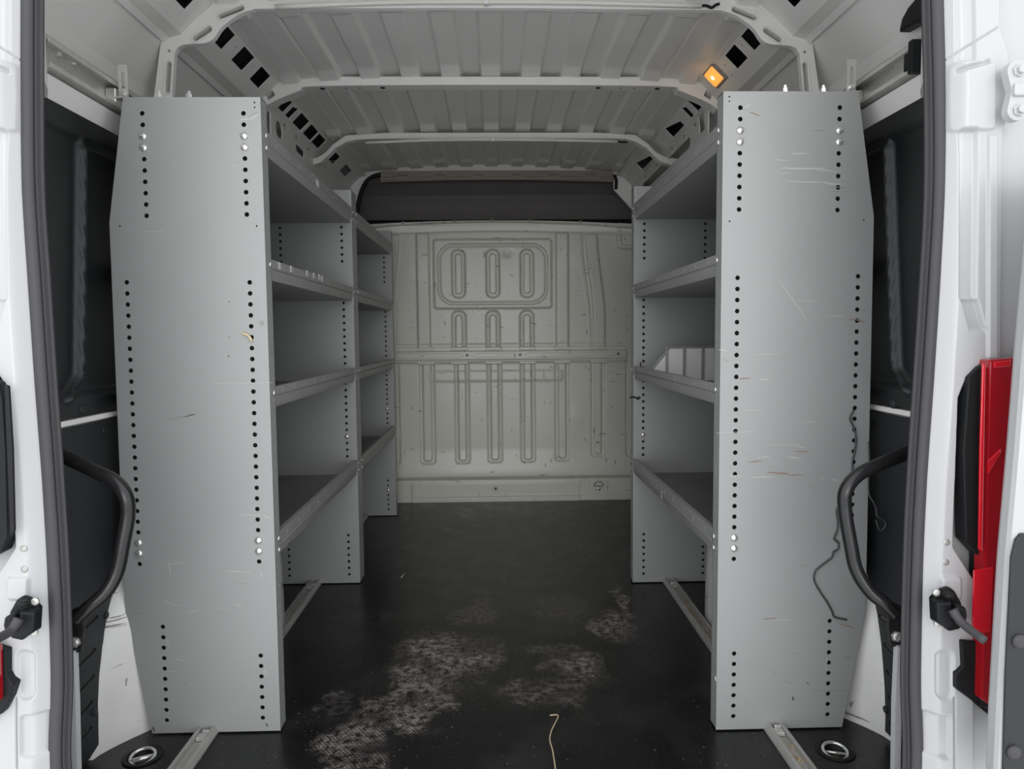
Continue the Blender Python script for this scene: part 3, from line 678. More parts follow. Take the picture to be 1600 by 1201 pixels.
for s, q in ((-1, [(110, 1018), (113, 1100), (116, 1230)]), (1, [(1408, 1010), (1404, 1100), (1402, 1230)])):
    mb = MB(); P = [atY(*p, 1.315) for p in q]
    for i in range(2):
        w = 0.006
        mb.add([(P[i][0] - w, 1.315, P[i][2]), (P[i][0] + w, 1.315, P[i][2]), (P[i + 1][0] + w, 1.315, P[i + 1][2]), (P[i + 1][0] - w, 1.315, P[i + 1][2]),
                (P[i][0] - w, 1.33, P[i][2]), (P[i][0] + w, 1.33, P[i][2]), (P[i + 1][0] + w, 1.33, P[i + 1][2]), (P[i + 1][0] - w, 1.33, P[i + 1][2])],
               [(0, 1, 2, 3), (4, 7, 6, 5), (0, 4, 5, 1), (3, 2, 6, 7), (0, 3, 7, 4), (1, 5, 6, 2)])
    tag(mb.obj('trim_%d' % (3 if s < 0 else 4), M['white']), 'thin white body edge low beside the ' + ('left' if s < 0 else 'right') + ' door seal', 'body edge', kind='structure')

# ------------------------------------------------------------------ shelving
PT = 0.0022
OUT = [(0.534, 0.004), (0.534, 1.525), (0.848, 1.525), (0.892, 1.240), (0.897, 0.296), (0.846, 0.004)]
# hole columns (|x| top, z top, |x| bottom, z bottom, n) measured on the left near panel
def col(q0, q1, n, Y=1.70):
    p, q = atY(*q0, Y), atY(*q1, Y)
    return [(abs(p[0]) + (abs(q[0]) - abs(p[0])) * i / (n - 1), p[2] + (q[2] - p[2]) * i / (n - 1)) for i in range(n)]
cols = []
UO = col((222, 177), (229, 337), 10); UI = col((380, 177), (386, 335), 10)
LO = col((198, 441), (218, 881), 27); LI = col((390, 441), (405, 877), 27)
BO = col((255, 979), (260, 1125), 10); BI = col((408, 1024), (410, 1121), 7)
def avgx(c): m = sum(p[0] for p in c) / len(c); return [(m, p[1]) for p in c]
UO, UI, LO, LI, BO, BI = map(avgx, (UO, UI, LO, LI, BO, BI))
HOLES = UO + UI + LO + LI + BO + BI
BOLTS = [UO[2], UO[3], UI[2], UI[3], LO[24], LO[25], LI[24], LI[25]]
SMALL = [(abs(atY(187, 353, 1.7)[0]), atY(187, 353, 1.7)[2]), (abs(atY(401, 353, 1.7)[0]), atY(401, 353, 1.7)[2]), (0.548, 1.513), (0.548, 1.502)]
HR = 0.0056
def strokes(mb, s, Y, marks):
    """scuffs: (px, py, length px, thickness px, angle, material index) lying 0.3 mm proud of the sheet"""
    for (px, py, l, th, an, mi) in marks:
        n = max(3, int(l / 6)); pts = []
        rnd = random.Random(int(px * 7 + py))
        for i in range(n + 1):
            t = i / n - 0.5
            x = px + l * t * math.cos(an) + rnd.uniform(-.4, .4); y = py + l * t * math.sin(an) + rnd.uniform(-.6, .6)
            w = th * (0.25 + 0.75 * math.sin(math.pi * (0.08 + 0.84 * i / n))) * rnd.uniform(0.6, 1.1) / 2
            pts.append((x, y, w))
        vs = []
        for x, y, w in pts:
            for sg in (-1, 1):
                p = atY(x - sg * w * math.sin(an), y + sg * w * math.cos(an), Y - 0.0004); vs.append(tuple(p))
        mb.add(vs, [(2 * i, 2 * i + 1, 2 * i + 3, 2 * i + 2) for i in range(n)], mi)

def end_panel(s, Y, parent, marks=None, bolts=BOLTS):
    circs = [circ(x, z, HR, 12) for x, z in HOLES] + [circ(x, z, 0.0022, 8) for x, z in SMALL]
    me = plate_mesh(OUT, circs, PT, lambda u, v, t: (s * u, Y + t, v))
    # flange folded back along the aisle edge, perforated; the outer flange and foot flange plain
    hl = [circ(0.024, 0.03 + i * 0.0255, 0.0035, 8) for i in range(58)]
    me2 = plate_mesh([(0.001, 0.004), (0.044, 0.004), (0.044, 1.525), (0.001, 1.525)], hl, PT, lambda u, v, t: (s * (0.534 + t), Y + u, v))
    mb = MB()
    for m_ in (me, me2):
        mb.add([v.co[:] for v in m_.vertices], [tuple(p.vertices) for p in m_.polygons]); bpy.data.meshes.remove(m_)
    # return lip of the flange, top and foot flanges
    mb.box(s * 0.534, s * 0.549, Y + 0.0425, Y + 0.044, 0.004, 1.525)
    mb.box(s * 0.534, s * 0.848, Y + 0.001, Y + 0.04, 1.5228, 1.525)
    mb.box(s * 0.534, s * 0.846, Y + 0.001, Y + 0.04, 0.004, 0.0062)
    for (xa, za), (xb, zb) in (((0.848, 1.525), (0.892, 1.24)), ((0.892, 1.24), (0.897, 0.296)), ((0.897, 0.296), (0.846, 0.004))):
        mb.add([(s * xa, Y + 0.001, za), (s * xb, Y + 0.001, zb), (s * xb, Y + 0.03, zb), (s * xa, Y + 0.03, za), (s * (xa - .002), Y + 0.001, za), (s * (xb - .002), Y + 0.001, zb), (s * (xb - .002), Y + 0.03, zb), (s * (xa - .002), Y + 0.03, za)],
               [(0, 1, 2, 3), (4, 7, 6, 5), (0, 4, 5, 1), (3, 2, 6, 7), (0, 3, 7, 4), (1, 5, 6, 2)])
    # stiffening channels behind the hole columns, near-black to paint in the holes' shade
    for c in (UO, UI, LO, LI, BO, BI):
        x, zt, zb = c[0][0], c[0][1] + 0.014, c[-1][1] - 0.014
        zt, zb = max(zt, zb), min(zt, zb)
        mb.box(s * (x - 0.016), s * (x - 0.0145), Y + PT, Y + 0.020, zb, zt, 5); mb.box(s * (x + 0.0145), s * (x + 0.016), Y + PT, Y + 0.020, zb, zt, 5)
        mb.box(s * (x - 0.016), s * (x + 0.016), Y + 0.0185, Y + 0.020, zb, zt, 5)
        mb.box(s * (x - 0.016), s * (x + 0.016), Y + PT, Y + 0.020, zb, zb + .001); mb.box(s * (x - 0.016), s * (x + 0.016), Y + PT, Y + 0.020, zt - .001, zt)
    if marks: strokes(mb, s, Y, marks)
    me = bpy.data.meshes.new('end_panel'); me.from_pydata(mb.v, [], mb.f); me.update()
    for p, mi in zip(me.polygons, mb.m): p.material_index = mi
    o = link('end_panel', me, [M['panel'], M['scuffw'], M['scuffd'], M['rust'], M['scuffk'], M['channel_shade']], parent)
    for x, z in bolts: bolt((s * x, Y, z), (0, -1, 0), o)
    return o
bolt_me = None
def bolt(p, ax, parent, r=0.0095, name='bolt'):
    mb = MB()
    mb.lathe(p, ax, [(r, 0), (r * 0.98, r * 0.18), (r * 0.8, r * 0.42), (r * 0.45, r * 0.58), (0.001, r * 0.62)], 14)
    ax_ = Vector(ax); u = ax_.orthogonal().normalized(); w = ax_.cross(u); c_ = Vector(p) + ax_ * r * 0.60
    o = mb.obj(name, M['bolt'], parent, smooth=True)
    return o

def shelf(s, Ya, Yb, z, parent, marks=None, worn=False, h=0.052):
    mb = MB(); xi, xo = 0.534, 0.880
    fx = lambda u, v, t: (s * u, t, v)
    # tray with up-turned lips; the front lip has a step halfway
    mb.prism([(xi + 0.004, z), (xo, z), (xo, z + 0.0018), (xi + 0.004, z + 0.0018)], fx, Ya, Yb)
    mb.prism([(xi + 0.006, z), (xi, z + 0.024), (xi + 0.0045, z + 0.027), (xi + 0.0015, z + 0.030), (xi + 0.0005, z + h), (xi + 0.012, z + h), (xi + 0.012, z + h - 0.002), (xi + 0.0035, z + h - 0.002), (xi + 0.0035, z + 0.031), (xi + 0.0065, z + 0.027), (xi + 0.003, z + 0.024), (xi + 0.008, z + 0.001)], fx, Ya, Yb)
    mb.prism([(xo - 0.002, z), (xo, z), (xo, z + h), (xo - 0.002, z + h)], fx, Ya, Yb)
    mb.box(s * (xi + .005), s * xo, Ya, Ya + 0.002, z, z + h * .9); mb.box(s * (xi + .005), s * xo, Yb - 0.002, Yb, z, z + h * .9)
    # short divider slots punched in the lip
    for k in range(9):
        y = Ya + (Yb - Ya) * (k + 0.6) / 9.3
        mb.box(s * (xi - 0.0003), s * (xi + 0.001), y, y + 0.0022, z + 0.034, z + 0.044, 2)
    me = mb.mesh('shelf')
    # worn upper face
    if worn:
        for p in me.polygons:
            if p.normal.z > 0.9 and p.area > 0.1: p.material_index = 1
    return link('shelf', me, [M['shelf'], M['shelfworn'], M['scuffd']], parent)

ZS = [1.402, 1.108, 0.800, 0.434]
def unit(s, Y0, Y1, label, marks, second_marks=None, bolts2=None):
    root = empty('shelving_unit', (s * 0.71, (Y0 + Y1) / 2, 0))
    tag(root, label, 'shelving unit', 'grey steel van shelving units')
    end_panel(s, Y0, root, marks)
    end_panel(s, Y1, root, second_marks, bolts2 or [])
    for i, z in enumerate(ZS):
        sh = shelf(s, Y0 + 0.046, Y1 - 0.001, z, root, worn=True, h=0.058 if i in (0, 3) else 0.050)
        # lip bolts at both ends
        for zz in ((z + 0.015, z + 0.043) if i in (0, 3) else (z + 0.036,)):
            bolt((s * 0.533, Y0 + 0.030, zz), (-s, 0, 0), sh, 0.0075)
            bolt((s * 0.533, Y1 + 0.020, zz), (-s, 0, 0), sh, 0.0065)
    return root
# studs on top of the end panels
def studs(root, s, Y, xs):
    for x in xs:
        MB().lathe((s * x, Y + 0.02, 1.525), (0, 0, 1), [(0.009, 0), (0.009, 0.005), (0.0075, 0.006), (0.0075, 0.013), (0.004, 0.013), (0.004, 0.020)], 6).obj('top_bolt', M['bolt'], root)

W_, D_, R__, B_ = 1, 2, 3, 4
marksL = [(283, 651, 42, 2.2, -0.22, D_), (296, 649, 20, 1.6, -0.25, B_), (398, 181, 14, 3, -0.3, W_), (396, 178, 14, 2, -0.45, D_), (388, 186, 26, 2.5, -0.12, W_), (265, 885, 26, 1.5, 1.45, W_), (275, 880, 30, 1.4, -0.15, W_), (373, 893, 40, 1.4, 0.05, W_), (408, 897, 14, 1.2, 1.3, W_), (380, 911, 24, 1.2, 0.1, D_), (215, 958, 28, 1.2, 0.05, D_),
          (290, 1067, 14, 1.5, -0.4, D_), (280, 1030, 20, 1.5, 0.15, W_), (272, 1048, 22, 1, 0.05, W_), (270, 943, 30, 1.3, 0.3, W_), (300, 955, 20, 1.2, -0.2, W_), (345, 958, 22, 1.2, 0.4, D_), (372, 946, 16, 1.2, 0.3, W_), (395, 804, 40, 1.3, 0.03, W_), (418, 808, 12, 1.6, 0.3, W_), (262, 1003, 9, 2, 1.2, W_), (417, 1132, 7, 2.2, 1.1, B_), (240, 1139, 9, 2.5, 1.4, B_), (415, 1050, 10, 1.8, 1.5, W_),
          (241, 361, 34, 1.2, 0.02, W_), (365, 260, 14, 1.2, -0.3, W_), (270, 258, 10, 1.2, -0.5, W_), (222, 235, 6, 1, 0, W_), (380, 598, 90, 1, -0.01, W_), (358, 471, 2.5, 2.2, 0, B_), (358, 527, 3, 2.2, .3, B_), (357, 556, 4, 2, .5, B_), (409, 505, 8, 8, 1.4, D_)]
marksR = [(1180, 178, 18, 2.4, 0.35, R__), (1168, 166, 12, 2, -0.5, W_), (1280, 204, 22, 2.4, -0.02, D_), (1250, 240, 30, 2, 0, W_), (1255, 263, 70, 3, 0.01, W_), (1290, 266, 36, 2.5, 0.1, W_), (1225, 271, 22, 1.5, 0, W_), (1262, 284, 60, 2.2, 0.02, W_), (1300, 287, 28, 2.5, 0.05, W_), (1222, 250, 24, 1.5, 0, W_),
          (1312, 293, 34, 1.5, 0.05, D_), (1315, 299, 32, 1.3, 0.04, D_), (1310, 306, 24, 1.3, -0.05, D_), (1322, 285, 12, 1.5, 0.2, D_), (1163, 591, 17, 3.0, -0.05, R__), (1180, 721, 24, 2, -0.1, R__), (1192, 714, 22, 1.8, -0.1, W_), (1252, 705, 22, 2.2, 0.04, R__), (1250, 698, 18, 1.4, 0.1, W_), (1215, 739, 34, 3.6, 0.06, R__), (1245, 742, 26, 2, 0.05, R__), (1240, 715, 24, 2, 0.1, W_), (1190, 745, 40, 1.6, 0.0, W_), (1268, 762, 7, 2.2, 0.1, D_), (1285, 747, 8, 2, -0.8, W_), (1305, 750, 14, 2, 0.2, W_), (1150, 743, 22, 1.6, 0.1, W_),
          (1202, 966, 22, 2.8, -0.02, R__), (1222, 968, 34, 1.2, 0.0, W_), (1322, 977, 24, 2.4, 0.25, R__), (1338, 500, 22, 2.6, 0.15, R__), (1348, 503, 10, 2.5, 0.0, D_), (1350, 485, 6, 2, 0.6, D_), (1240, 1021, 16, 1.4, 0.1, D_), (1325, 1027, 14, 2.2, 0, D_), (1232, 1065, 12, 1.6, 0.3, D_), (1239, 1091, 7, 3, 1.2, B_), (1262, 1067, 3, 3, 0, B_), (1250, 1126, 30, 1.5, 0.05, D_), (1222, 1123, 6, 2.2, 0.3, D_), (1210, 1053, 12, 1.5, 0.8, D_), (1300, 1079, 60, 1.2, 0.02, D_), (1292, 1031, 8, 2, 1.5, W_),
          (1200, 553, 40, 1.2, -0.1, W_), (1240, 470, 70, 1.4, 0.95, W_), (1265, 470, 34, 1.3, 0.1, W_), (1306, 493, 26, 1.3, 0.05, W_), (1130, 547, 14, 1.5, 0.1, W_), (1133, 562, 12, 2, 0.5, D_), (1195, 593, 14, 2.2, 0, W_), (1150, 675, 60, 1, -0.05, W_), (1225, 695, 50, 1, -0.02, W_), (1262, 660, 22, 1.3, -0.1, W_), (1146, 160, 30, 1, 0.1, W_), (1340, 315, 5, 2, 1.1, D_), (1175, 640, 30, 1.2, 0.0, W_), (1290, 1040, 12, 1.6, 1.3, W_), (1118, 1060, 8, 2, 1.5, W_), (1255, 883, 10, 2, 0.1, D_), (1146, 1110, 10, 1.5, 0.2, D_)]
BM2 = [LI[22], LI[23]]
uL = unit(-1, 1.700, 2.750, 'near left grey shelving unit whose end panel faces the left rear door', marksL, None, [LI[20]])
uL2 = unit(-1, 2.797, 3.800, 'far left grey shelving unit, narrow in view, between the near left unit and the bulkhead', None, None, [LI[20], BI[2]])
uR = unit(1, 1.660, 2.700, 'right grey shelving unit with rust scratches and a wire hanging from its end panel', marksR, None, [LI[20]])
studs(uL, -1, 1.70, [0.775, 0.705]); studs(uR, 1, 1.66, [0.685, 0.775])
# small white number stickers on the lip of the second left shelf and one on the top shelf
for i, (px, py) in enumerate([(437, 415.5), (455, 420), (480, 427), (490.5, 430.5), (499, 432.5), (503.5, 435.5)]):
    p = atX(px, py, -0.5335)
    st = MB().box(-0.5332, -0.5340, p[1] - 0.009, p[1] + 0.009, p[2] - 0.008, p[2] + 0.008)
    st.box(-0.5328, -0.5333, p[1] - 0.003, p[1] + 0.003, p[2] - 0.005, p[2] + 0.005, 1)
    st.obj('sticker', [M['sticker'], M['ink']], [c for c in uL.children if c.name.startswith('shelf')][1])
p = atX(496, 287, -0.5335)
MB().box(-0.5325, -0.5335, p[1] - 0.016, p[1] + 0.016, p[2] - 0.010, p[2] + 0.010).obj('sticker', M['sticker'], [c for c in uL.children if c.name.startswith('shelf')][0])
for q in [(1034, 768), (1033, 775)]:
    p = atX(*q, 0.5325)
    MB().box(0.5318, 0.5328, p[1] - 0.014, p[1] + 0.014, p[2] - 0.006, p[2] + 0.006).obj('sticker', M['scuffw'], [c for c in uR.children if c.name.startswith('shelf')][3])

# folded sheet divider on the third right shelf
dv = MB(); Yd = 2.52
q = [atY(1012, 584, Yd), atY(1046, 543, Yd), atY(1150, 541, Yd), atY(1150, 590, Yd)]
z0 = ZS[2] + 0.003
me = plate_mesh([(q[0][0], z0), (q[0][0], q[0][2] if q[0][2] > z0 + .004 else z0 + 0.01), (q[1][0], q[1][2]), (q[2][0], q[2][2]), (q[2][0], z0)], [], 0.003, lambda u, v, t: (u, Yd + t, v))
dvo = link('shelf_divider', me, M['paint'])
tag(dvo, 'grey sheet metal divider with sloped end on the right unit, third shelf down', 'divider')
for px in (1041, 1068, 1097, 1126):
    p = atY(px, 560, Yd); MB().box(p[0] - 0.0035, p[0] + 0.0035, Yd - 0.010, Yd + 0.001, z0, q[1][2] + 0.002).obj('divider_fold', M['shelf'], dvo, bevel=0.001)
pA, pB = q[0], q[1]
MB().tube([(pA[0], Yd - 0.003, pA[2]), (pB[0], Yd - 0.003, pB[2]), (q[2][0], Yd - 0.003, q[2][2])], 0.004, 8).obj('divider_edge', M['panel'], dvo)

# ------------------------------------------------------------------ floor rails
def rail(s, xc, label, deb):
    mb = MB(); w, h = 0.026, 0.020
    fx = lambda u, v, t: (xc + u, t, v)
    mb.prism([(-w, 0.0005), (w, 0.0005), (w, 0.006), (w - .006, h), (0.012, h), (0.012, 0.005), (-0.012, 0.005), (-0.012, h), (-w + .006, h), (-w, 0.006)], fx, 1.22, 4.08 if s < 0 else 2.76)
    o = tag(mb.obj('floor_rail', M['alu'], bevel=0.001), label, 'floor rail', 'floor rails under the shelving units')
    for Y in ((1.655, 2.66) if s > 0 else (1.69, 2.71, 3.76)):
        nb = MB().box(xc - 0.011, xc + 0.011, Y - 0.035, Y - 0.012, 0.006, 0.016)
        nb.box(xc - 0.005, xc + 0.012, Y - 0.012, Y - 0.004, 0.006, 0.020)
        nb.obj('rail_nut', M['bolt'], o, bevel=0.002)
    if deb:
        d_ = MB(); 
        for i in range(170):
            y = random.uniform(1.25, 2.5); x = xc + random.uniform(-0.011, 0.011); r_ = random.uniform(0.001, 0.003)
            d_.box(x - r_, x + r_, y - r_ * 1.8, y + r_ * 1.8, 0.005, 0.006 + r_)
        db = d_.obj('sawdust', M['debris']); tag(db, 'brown sawdust and crumbs lying in the right floor rail', 'sawdust', kind='stuff')
    return o
rail(-1, -0.712, 'worn aluminium floor rail under the left shelving units', False)
rail(1, 0.678, 'worn aluminium floor rail filled with crumbs under the right shelving unit', True)

# ------------------------------------------------------------------ upper channels and slotted brackets
def channel(s):
    side = 'left' if s < 0 else 'right'
    Y0 = 1.485 if s < 0 else 1.50
    mb = MB(); xb, xf, z0, z1 = 0.912, 0.880, 1.514, 1.572
    t_ = 0.003
    prof = [(xb, z0), (xf, z0), (xf, z0 + 0.010), (xf + t_, z0 + 0.010), (xf + t_, z0 + t_), (xb - t_, z0 + t_), (xb - t_, z1 - t_), (xf + t_, z1 - t_), (xf + t_, z1 - 0.010), (xf, z1 - 0.010), (xf, z1), (xb, z1)]
    mb.prism(prof, lambda u, v, t: (s * u, t, v), Y0, 3.9)
    o = tag(mb.obj('wall_channel', M['galv'], bevel=0.0008), 'galvanised steel channel bolted high along the ' + side + ' wall', 'steel channel', 'galvanised wall channels')
    for q in ([(92, 84), (115, 98)] if s < 0 else [(1396, 99)]):
        p = atX(*q, s * 0.908)
        MB().lathe((s * 0.9085, p[1], p[2]), (-s, 0, 0), [(0.010, 0), (0.010, 0.003), (0.0065, 0.003), (0.0065, 0.009)], 6).obj('hex_bolt', M['bolt'], o)
    p = atX(178 if s < 0 else 1336, 131 if s < 0 else 128, s * 0.895)
    MB().box(s * 0.908, s * 0.884, p[1] - 0.016, p[1] + 0.012, z0 + 0.010, z1 - 0.012).obj('channel_nut', M['bolt'], o, bevel=0.002)
    if s > 0:
        MB().box(s * 0.874, s * 0.916, Y0 - 0.006, Y0 + 0.010, z0 - 0.006, z1 + 0.004).box(s * 0.876, s * 0.905, Y0 + 0.01, Y0 + 0.028, z0 + 0.006, z1 - 0.016).obj('end_cap', M['black'], o, bevel=0.002)
    # slotted bracket
    q = atY(191, 101, 1.73) if s < 0 else atY(1331, 93, 1.69)
    Y = 1.73 if s < 0 else 1.69
    x = abs(q[0]); 
    me = plate_mesh([(x - 0.011, 1.529), (x + 0.011, 1.529), (x + 0.011, q[2]), (x - 0.011, q[2])], [capsule(x, 1.572, 0.016, 0.004, math.pi / 2)], 0.0025, lambda u, v, t: (s * u, Y + t, v))
    b = link('slotted_bracket', me, M['galv'])
    tag(b, 'small slotted steel bracket upright on top of the ' + side + ' near end panel', 'bracket', 'slotted brackets on the rack tops')
    MB().box(s * (x - 0.011), s * (x + 0.011), Y - 0.022, Y + 0.0025, 1.5262, 1.529).obj('bracket_foot', M['galv'], b)
    MB().lathe((s * x, Y - 0.0002, 1.545), (0, -1, 0), [(0.009, 0), (0.009, 0.002), (0.006, 0.002), (0.006, 0.008)], 6).obj('hex_bolt', M['bolt'], b)
channel(-1); channel(1)

# ------------------------------------------------------------------ grab handles
def handle(s, q, label):
    P = [atY(px, py, Y) for px, py, Y in q]
    pts = catmull(P, 7)
    n = len(pts)
    rad = [0.0135] * n
    o = MB().tube(pts, rad, 14).obj('grab_handle', M['blackpaint'], smooth=True)
    tag(o, label, 'grab handle', 'black grab handles at the rear opening')
    e = P[-1]
    # flattened foot with its bolt
    ft = [(-0.018, 0.012), (0.006, 0.026), (0.016, 0.016), (0.018, -0.02), (0.010, -0.062), (-0.012, -0.066), (-0.020, -0.03)]
    me = plate_mesh([(e[0] - s * u, e[2] + v) for u, v in ft], [], 0.006, lambda u, v, t: (u, e[1] - 0.003 + t, v))
    link('handle_foot', me, M['blackpaint'], o, bevel=0.002)
    MB().lathe((e[0] - s * 0.0, e[1] - 0.003, e[2] - 0.042), (0, -1, 0), [(0.011, 0), (0.011, 0.002), (0.007, 0.002), (0.006, 0.008)], 6).obj('hex_bolt', M['bolt'], o)
handle(-1, [(40, 690, 1.42), (95, 711, 1.40), (150, 737, 1.38), (180, 752, 1.37), (197, 775, 1.36), (200, 805, 1.36), (192, 850, 1.355), (183, 893, 1.35), (165, 925, 1.34), (140, 947, 1.33), (117, 968, 1.325)],
       'black tubular grab handle beside the left door seal')
handle(1, [(1480, 680, 1.42), (1425, 704, 1.40), (1378, 724, 1.38), (1342, 741, 1.37), (1322, 765, 1.36), (1320, 795, 1.36), (1329, 850, 1.355), (1338, 890, 1.35), (1358, 922, 1.34), (1380, 941, 1.33), (1400, 960, 1.325)],
       'black tubular grab handle beside the right door seal')

# ------------------------------------------------------------------ door seal (one loop of rubber)
def interp(zs, xs, z): return float(np.interp(z, zs, xs))
Ys_ = 1.25
Lp = [atY(*q, Ys_) for q in [(50, -40), (50, 0), (50, 150), (52, 300), (62, 450), (72, 600), (83, 750), (91, 880), (97, 1050), (98, 1230)]]
Rp = [atY(*q, Ys_) for q in [(1458, -40), (1457, 0), (1461, 150), (1461, 300), (1453, 450), (1443, 600), (1433, 750), (1427, 880), (1423, 1050), (1422, 1230)]]
loop = [np.array([p[0], p[2]]) for p in Lp[::-1]] + [np.array([Lp[0][0] + 0.01, 1.72]), np.array([Lp[0][0] + 0.06, 1.80]), np.array([-0.4, 1.83]), np.array([0.4, 1.83]), np.array([Rp[0][0] - 0.06, 1.80]), np.array([Rp[0][0] - 0.01, 1.72])] + [np.array([p[0], p[2]]) for p in Rp] + [np.array([Rp[-1][0] - 0.06, -0.02]), np.array([0.4, -0.03]), np.array([-0.4, -0.03]), np.array([Lp[-1][0] + 0.06, -0.02])]
path = catmull([(p[0], 0, p[1]) for p in loop], 8, closed=True)
def sweep(prof):
    vs = []; n = len(prof); m = len(path)
    for i in range(m):
        t = path[(i + 1) % m] - path[i - 1]; t /= np.linalg.norm(t)
        nrm = np.array([t[2], 0, -t[0]])          # points to the inside of the opening
        for (u, v) in prof: vs.append(tuple(path[i] + nrm * u + np.array([0, Ys_ + v, 0])))
    fs = [(i * n + k, i * n + (k + 1) % n, ((i + 1) % m) * n + (k + 1) % n, ((i + 1) % m) * n + k) for i in range(m) for k in range(n)]
    return MB().add(vs, fs)
band = [(-0.0175, 0.006), (-0.0165, -0.006), (-0.008, -0.0105), (0.000, -0.009), (0.004, -0.004), (0.005, -0.001), (0.006, 0.006), (0.004, 0.012), (-0.012, 0.012)]
bead = [(0.0062, 0.0), (0.0075, -0.005), (0.0098, -0.006), (0.012, -0.0035), (0.0125, 0.001), (0.014, 0.002), (0.0160, 0.004), (0.0150, 0.009), (0.007, 0.012)]
sl = smooth_angle(sweep(band).obj('door_seal', M['rubber']), 50)
tag(sl, 'grey-black rubber weather seal framing the whole rear opening', 'door seal')
smooth_angle(sweep(bead).obj('seal_lip', M['rublip'], sl), 50)

# ------------------------------------------------------------------ white rear body pillars
YP = 1.24
def PX_(X): return 771 + X / YP * FPX
def edge_px_L(V): return np.interp(V, [-60, 0, 150, 300, 450, 600, 750, 880, 1050, 1230], [36, 36, 35, 38, 47, 57, 69, 76, 81, 83])
def edge_px_R(V): return np.interp(V, [-60, 0, 150, 300, 450, 600, 750, 880, 1050, 1230], [1473, 1472, 1475, 1471, 1464, 1455, 1444, 1438, 1436, 1436])
def pillar_h_R(U, V):
    """U px to the right, V px down; height towards the viewer in metres"""
    def rr(u0, u1, v0, v1, r_): return sdrr(U, V, (u0 + u1) / 2, (v0 + v1) / 2, (u1 - u0) / 2, (v1 - v0) / 2, r_)
    h = np.zeros_like(U)
    e = edge_px_R(V)
    h += 0.030 * sst(e - 6, e + 26, U) * (1 - 0.0 * V)                 # bulge away from the seal
    # long vertical valley
    c1 = np.interp(V, [0, 250, 450, 480], [1500, 1504, 1502, 1502])
    h -= 0.008 * emb(np.abs(U - c1) - 12, 3) * (1 - sst(462, 472, V)) * (1 - emb(rr(1478, 1546, 100, 206, 8), 3))
    # slanted pocket under it
    cs = 1505 + (V - 470) * 0.28
    h -= 0.010 * emb(np.abs(U - cs) - 12, 2.5) * sst(466, 472, V) * (1 - sst(512, 520, V))
    # raised pad
    h += 0.006 * emb(rr(1480, 1542, 102, 208, 8), 2.5)
    h -= 0.009 * emb(np.abs(V - (116 - (U - 1488) * 0.28)) - 3, 2) * emb(np.abs(U - 1512) - 24, 3)
    # panel joint: diagonal groove
    h -= 0.005 * emb(np.abs(V - (95 - (U - 1475) * 0.62)) - 0.9, 0.8) * (U > 1474) * (U < 1548)
    # step towards the outer flange
    sx = np.interp(V, [0, 50, 88, 185, 212, 560], [1552, 1552, 1566, 1565, 1556, 1553])
    h -= 0.016 * sst(sx - 2, sx + 1, U) * (V < 575)
    h += 0.006 * emb(np.abs(U - 1538) - 7, 1.5) * (V > 215) * (V < 560)
    # pocket of the tail light, then lower body
    tl = np.interp(V, [560, 590, 620, 850, 900, 1050, 1230], [1530, 1500, 1488, 1480, 1512, 1512, 1512])
    h -= 0.028 * sst(tl - 2, tl + 4, U) * sst(560, 580, V)
    h += 0.006 * emb(rr(1459, 1490, 896, 930, 4), 2.5)
    h -= 0.006 * emb(rr(1455, 1480, 1010, 1085, 10), 3)
    h -= 0.008 * emb(rr(1440, 1476, 1110, 1175, 6), 3)
    h -= 0.008 * emb(np.abs(U - 1482) - 1.0, 1.0) * sst(1080, 1084, V)
    h -= 0.010 * sst(1440, 1475, U) * 0 
    return h
def pillar(s):
    nu, nv = 230, 640
    ue, w = (edge_px_L, -1) if s < 0 else (edge_px_R, 1)
    T, V = np.meshgrid(np.linspace(0, 1, nu), np.linspace(-60, 1290, nv))
    U0 = ue(V); U1 = -130 if s < 0 else 1720
    U = U0 + (U1 - U0) * T
    # the left side mirrors the right side's pressings about the van's centre line
    UM = U if s > 0 else 1508 - U + edge_px_R(V) - (1508 - edge_px_L(V))
    H = pillar_h_R(UM, V)
    X = (U - 771) / FPX * YP; Z = CAMZ - (V - 524) / FPX * YP
    # correct for roll / pitch by exact projection
    v = np.stack([U - CX, V - CY, np.full_like(U, FPX)], -1) @ M3.T
    k = YP / v[..., 1]; X = v[..., 0] * k; Z = CAMZ + v[..., 2] * k
    Y = YP + 0.012 - H
    co = np.stack([X, Y, Z], -1).reshape(-1, 3)
    i = np.arange(nu * nv).reshape(nv, nu)
    q = np.stack([i[:-1, :-1].ravel(), i[:-1, 1:].ravel(), i[1:, 1:].ravel(), i[1:, :-1].ravel()], 1)
    me = bpy.data.meshes.new('pillar'); me.from_pydata(co.tolist(), [], q.tolist()); me.update()
    for p in me.polygons: p.use_smooth = True
    o = link('wall_rear_' + ('left' if s < 0 else 'right'), me, M['white'])
    tag(o, 'glossy white rear body pillar at the ' + ('left' if s < 0 else 'right') + ' edge of the picture', 'body pillar', kind='structure')
    MB().box(s * 0.80, s * 1.07, 1.262, 1.29, -0.75, 2.05).box(s * 1.03, s * 1.07, 1.262, 4.4, -0.62, 2.0).obj('pillar_backing', M['white'], o)
    return o
pl = pillar(-1); pr_ = pillar(1)
def plugs(par, qs):
    for q in qs:
        p = atY(*q, 1.222)
        MB().lathe((p[0], 1.224, p[2]), (0, -1, 0), [(0.006, 0), (0.006, 0.0025), (0.003, 0.003)], 14).obj('body_plug', M['alu'], par, smooth=True)
plugs(pl, [(37, 857), (38, 889)]); plugs(pr_, [(1479, 847), (1478, 878)])

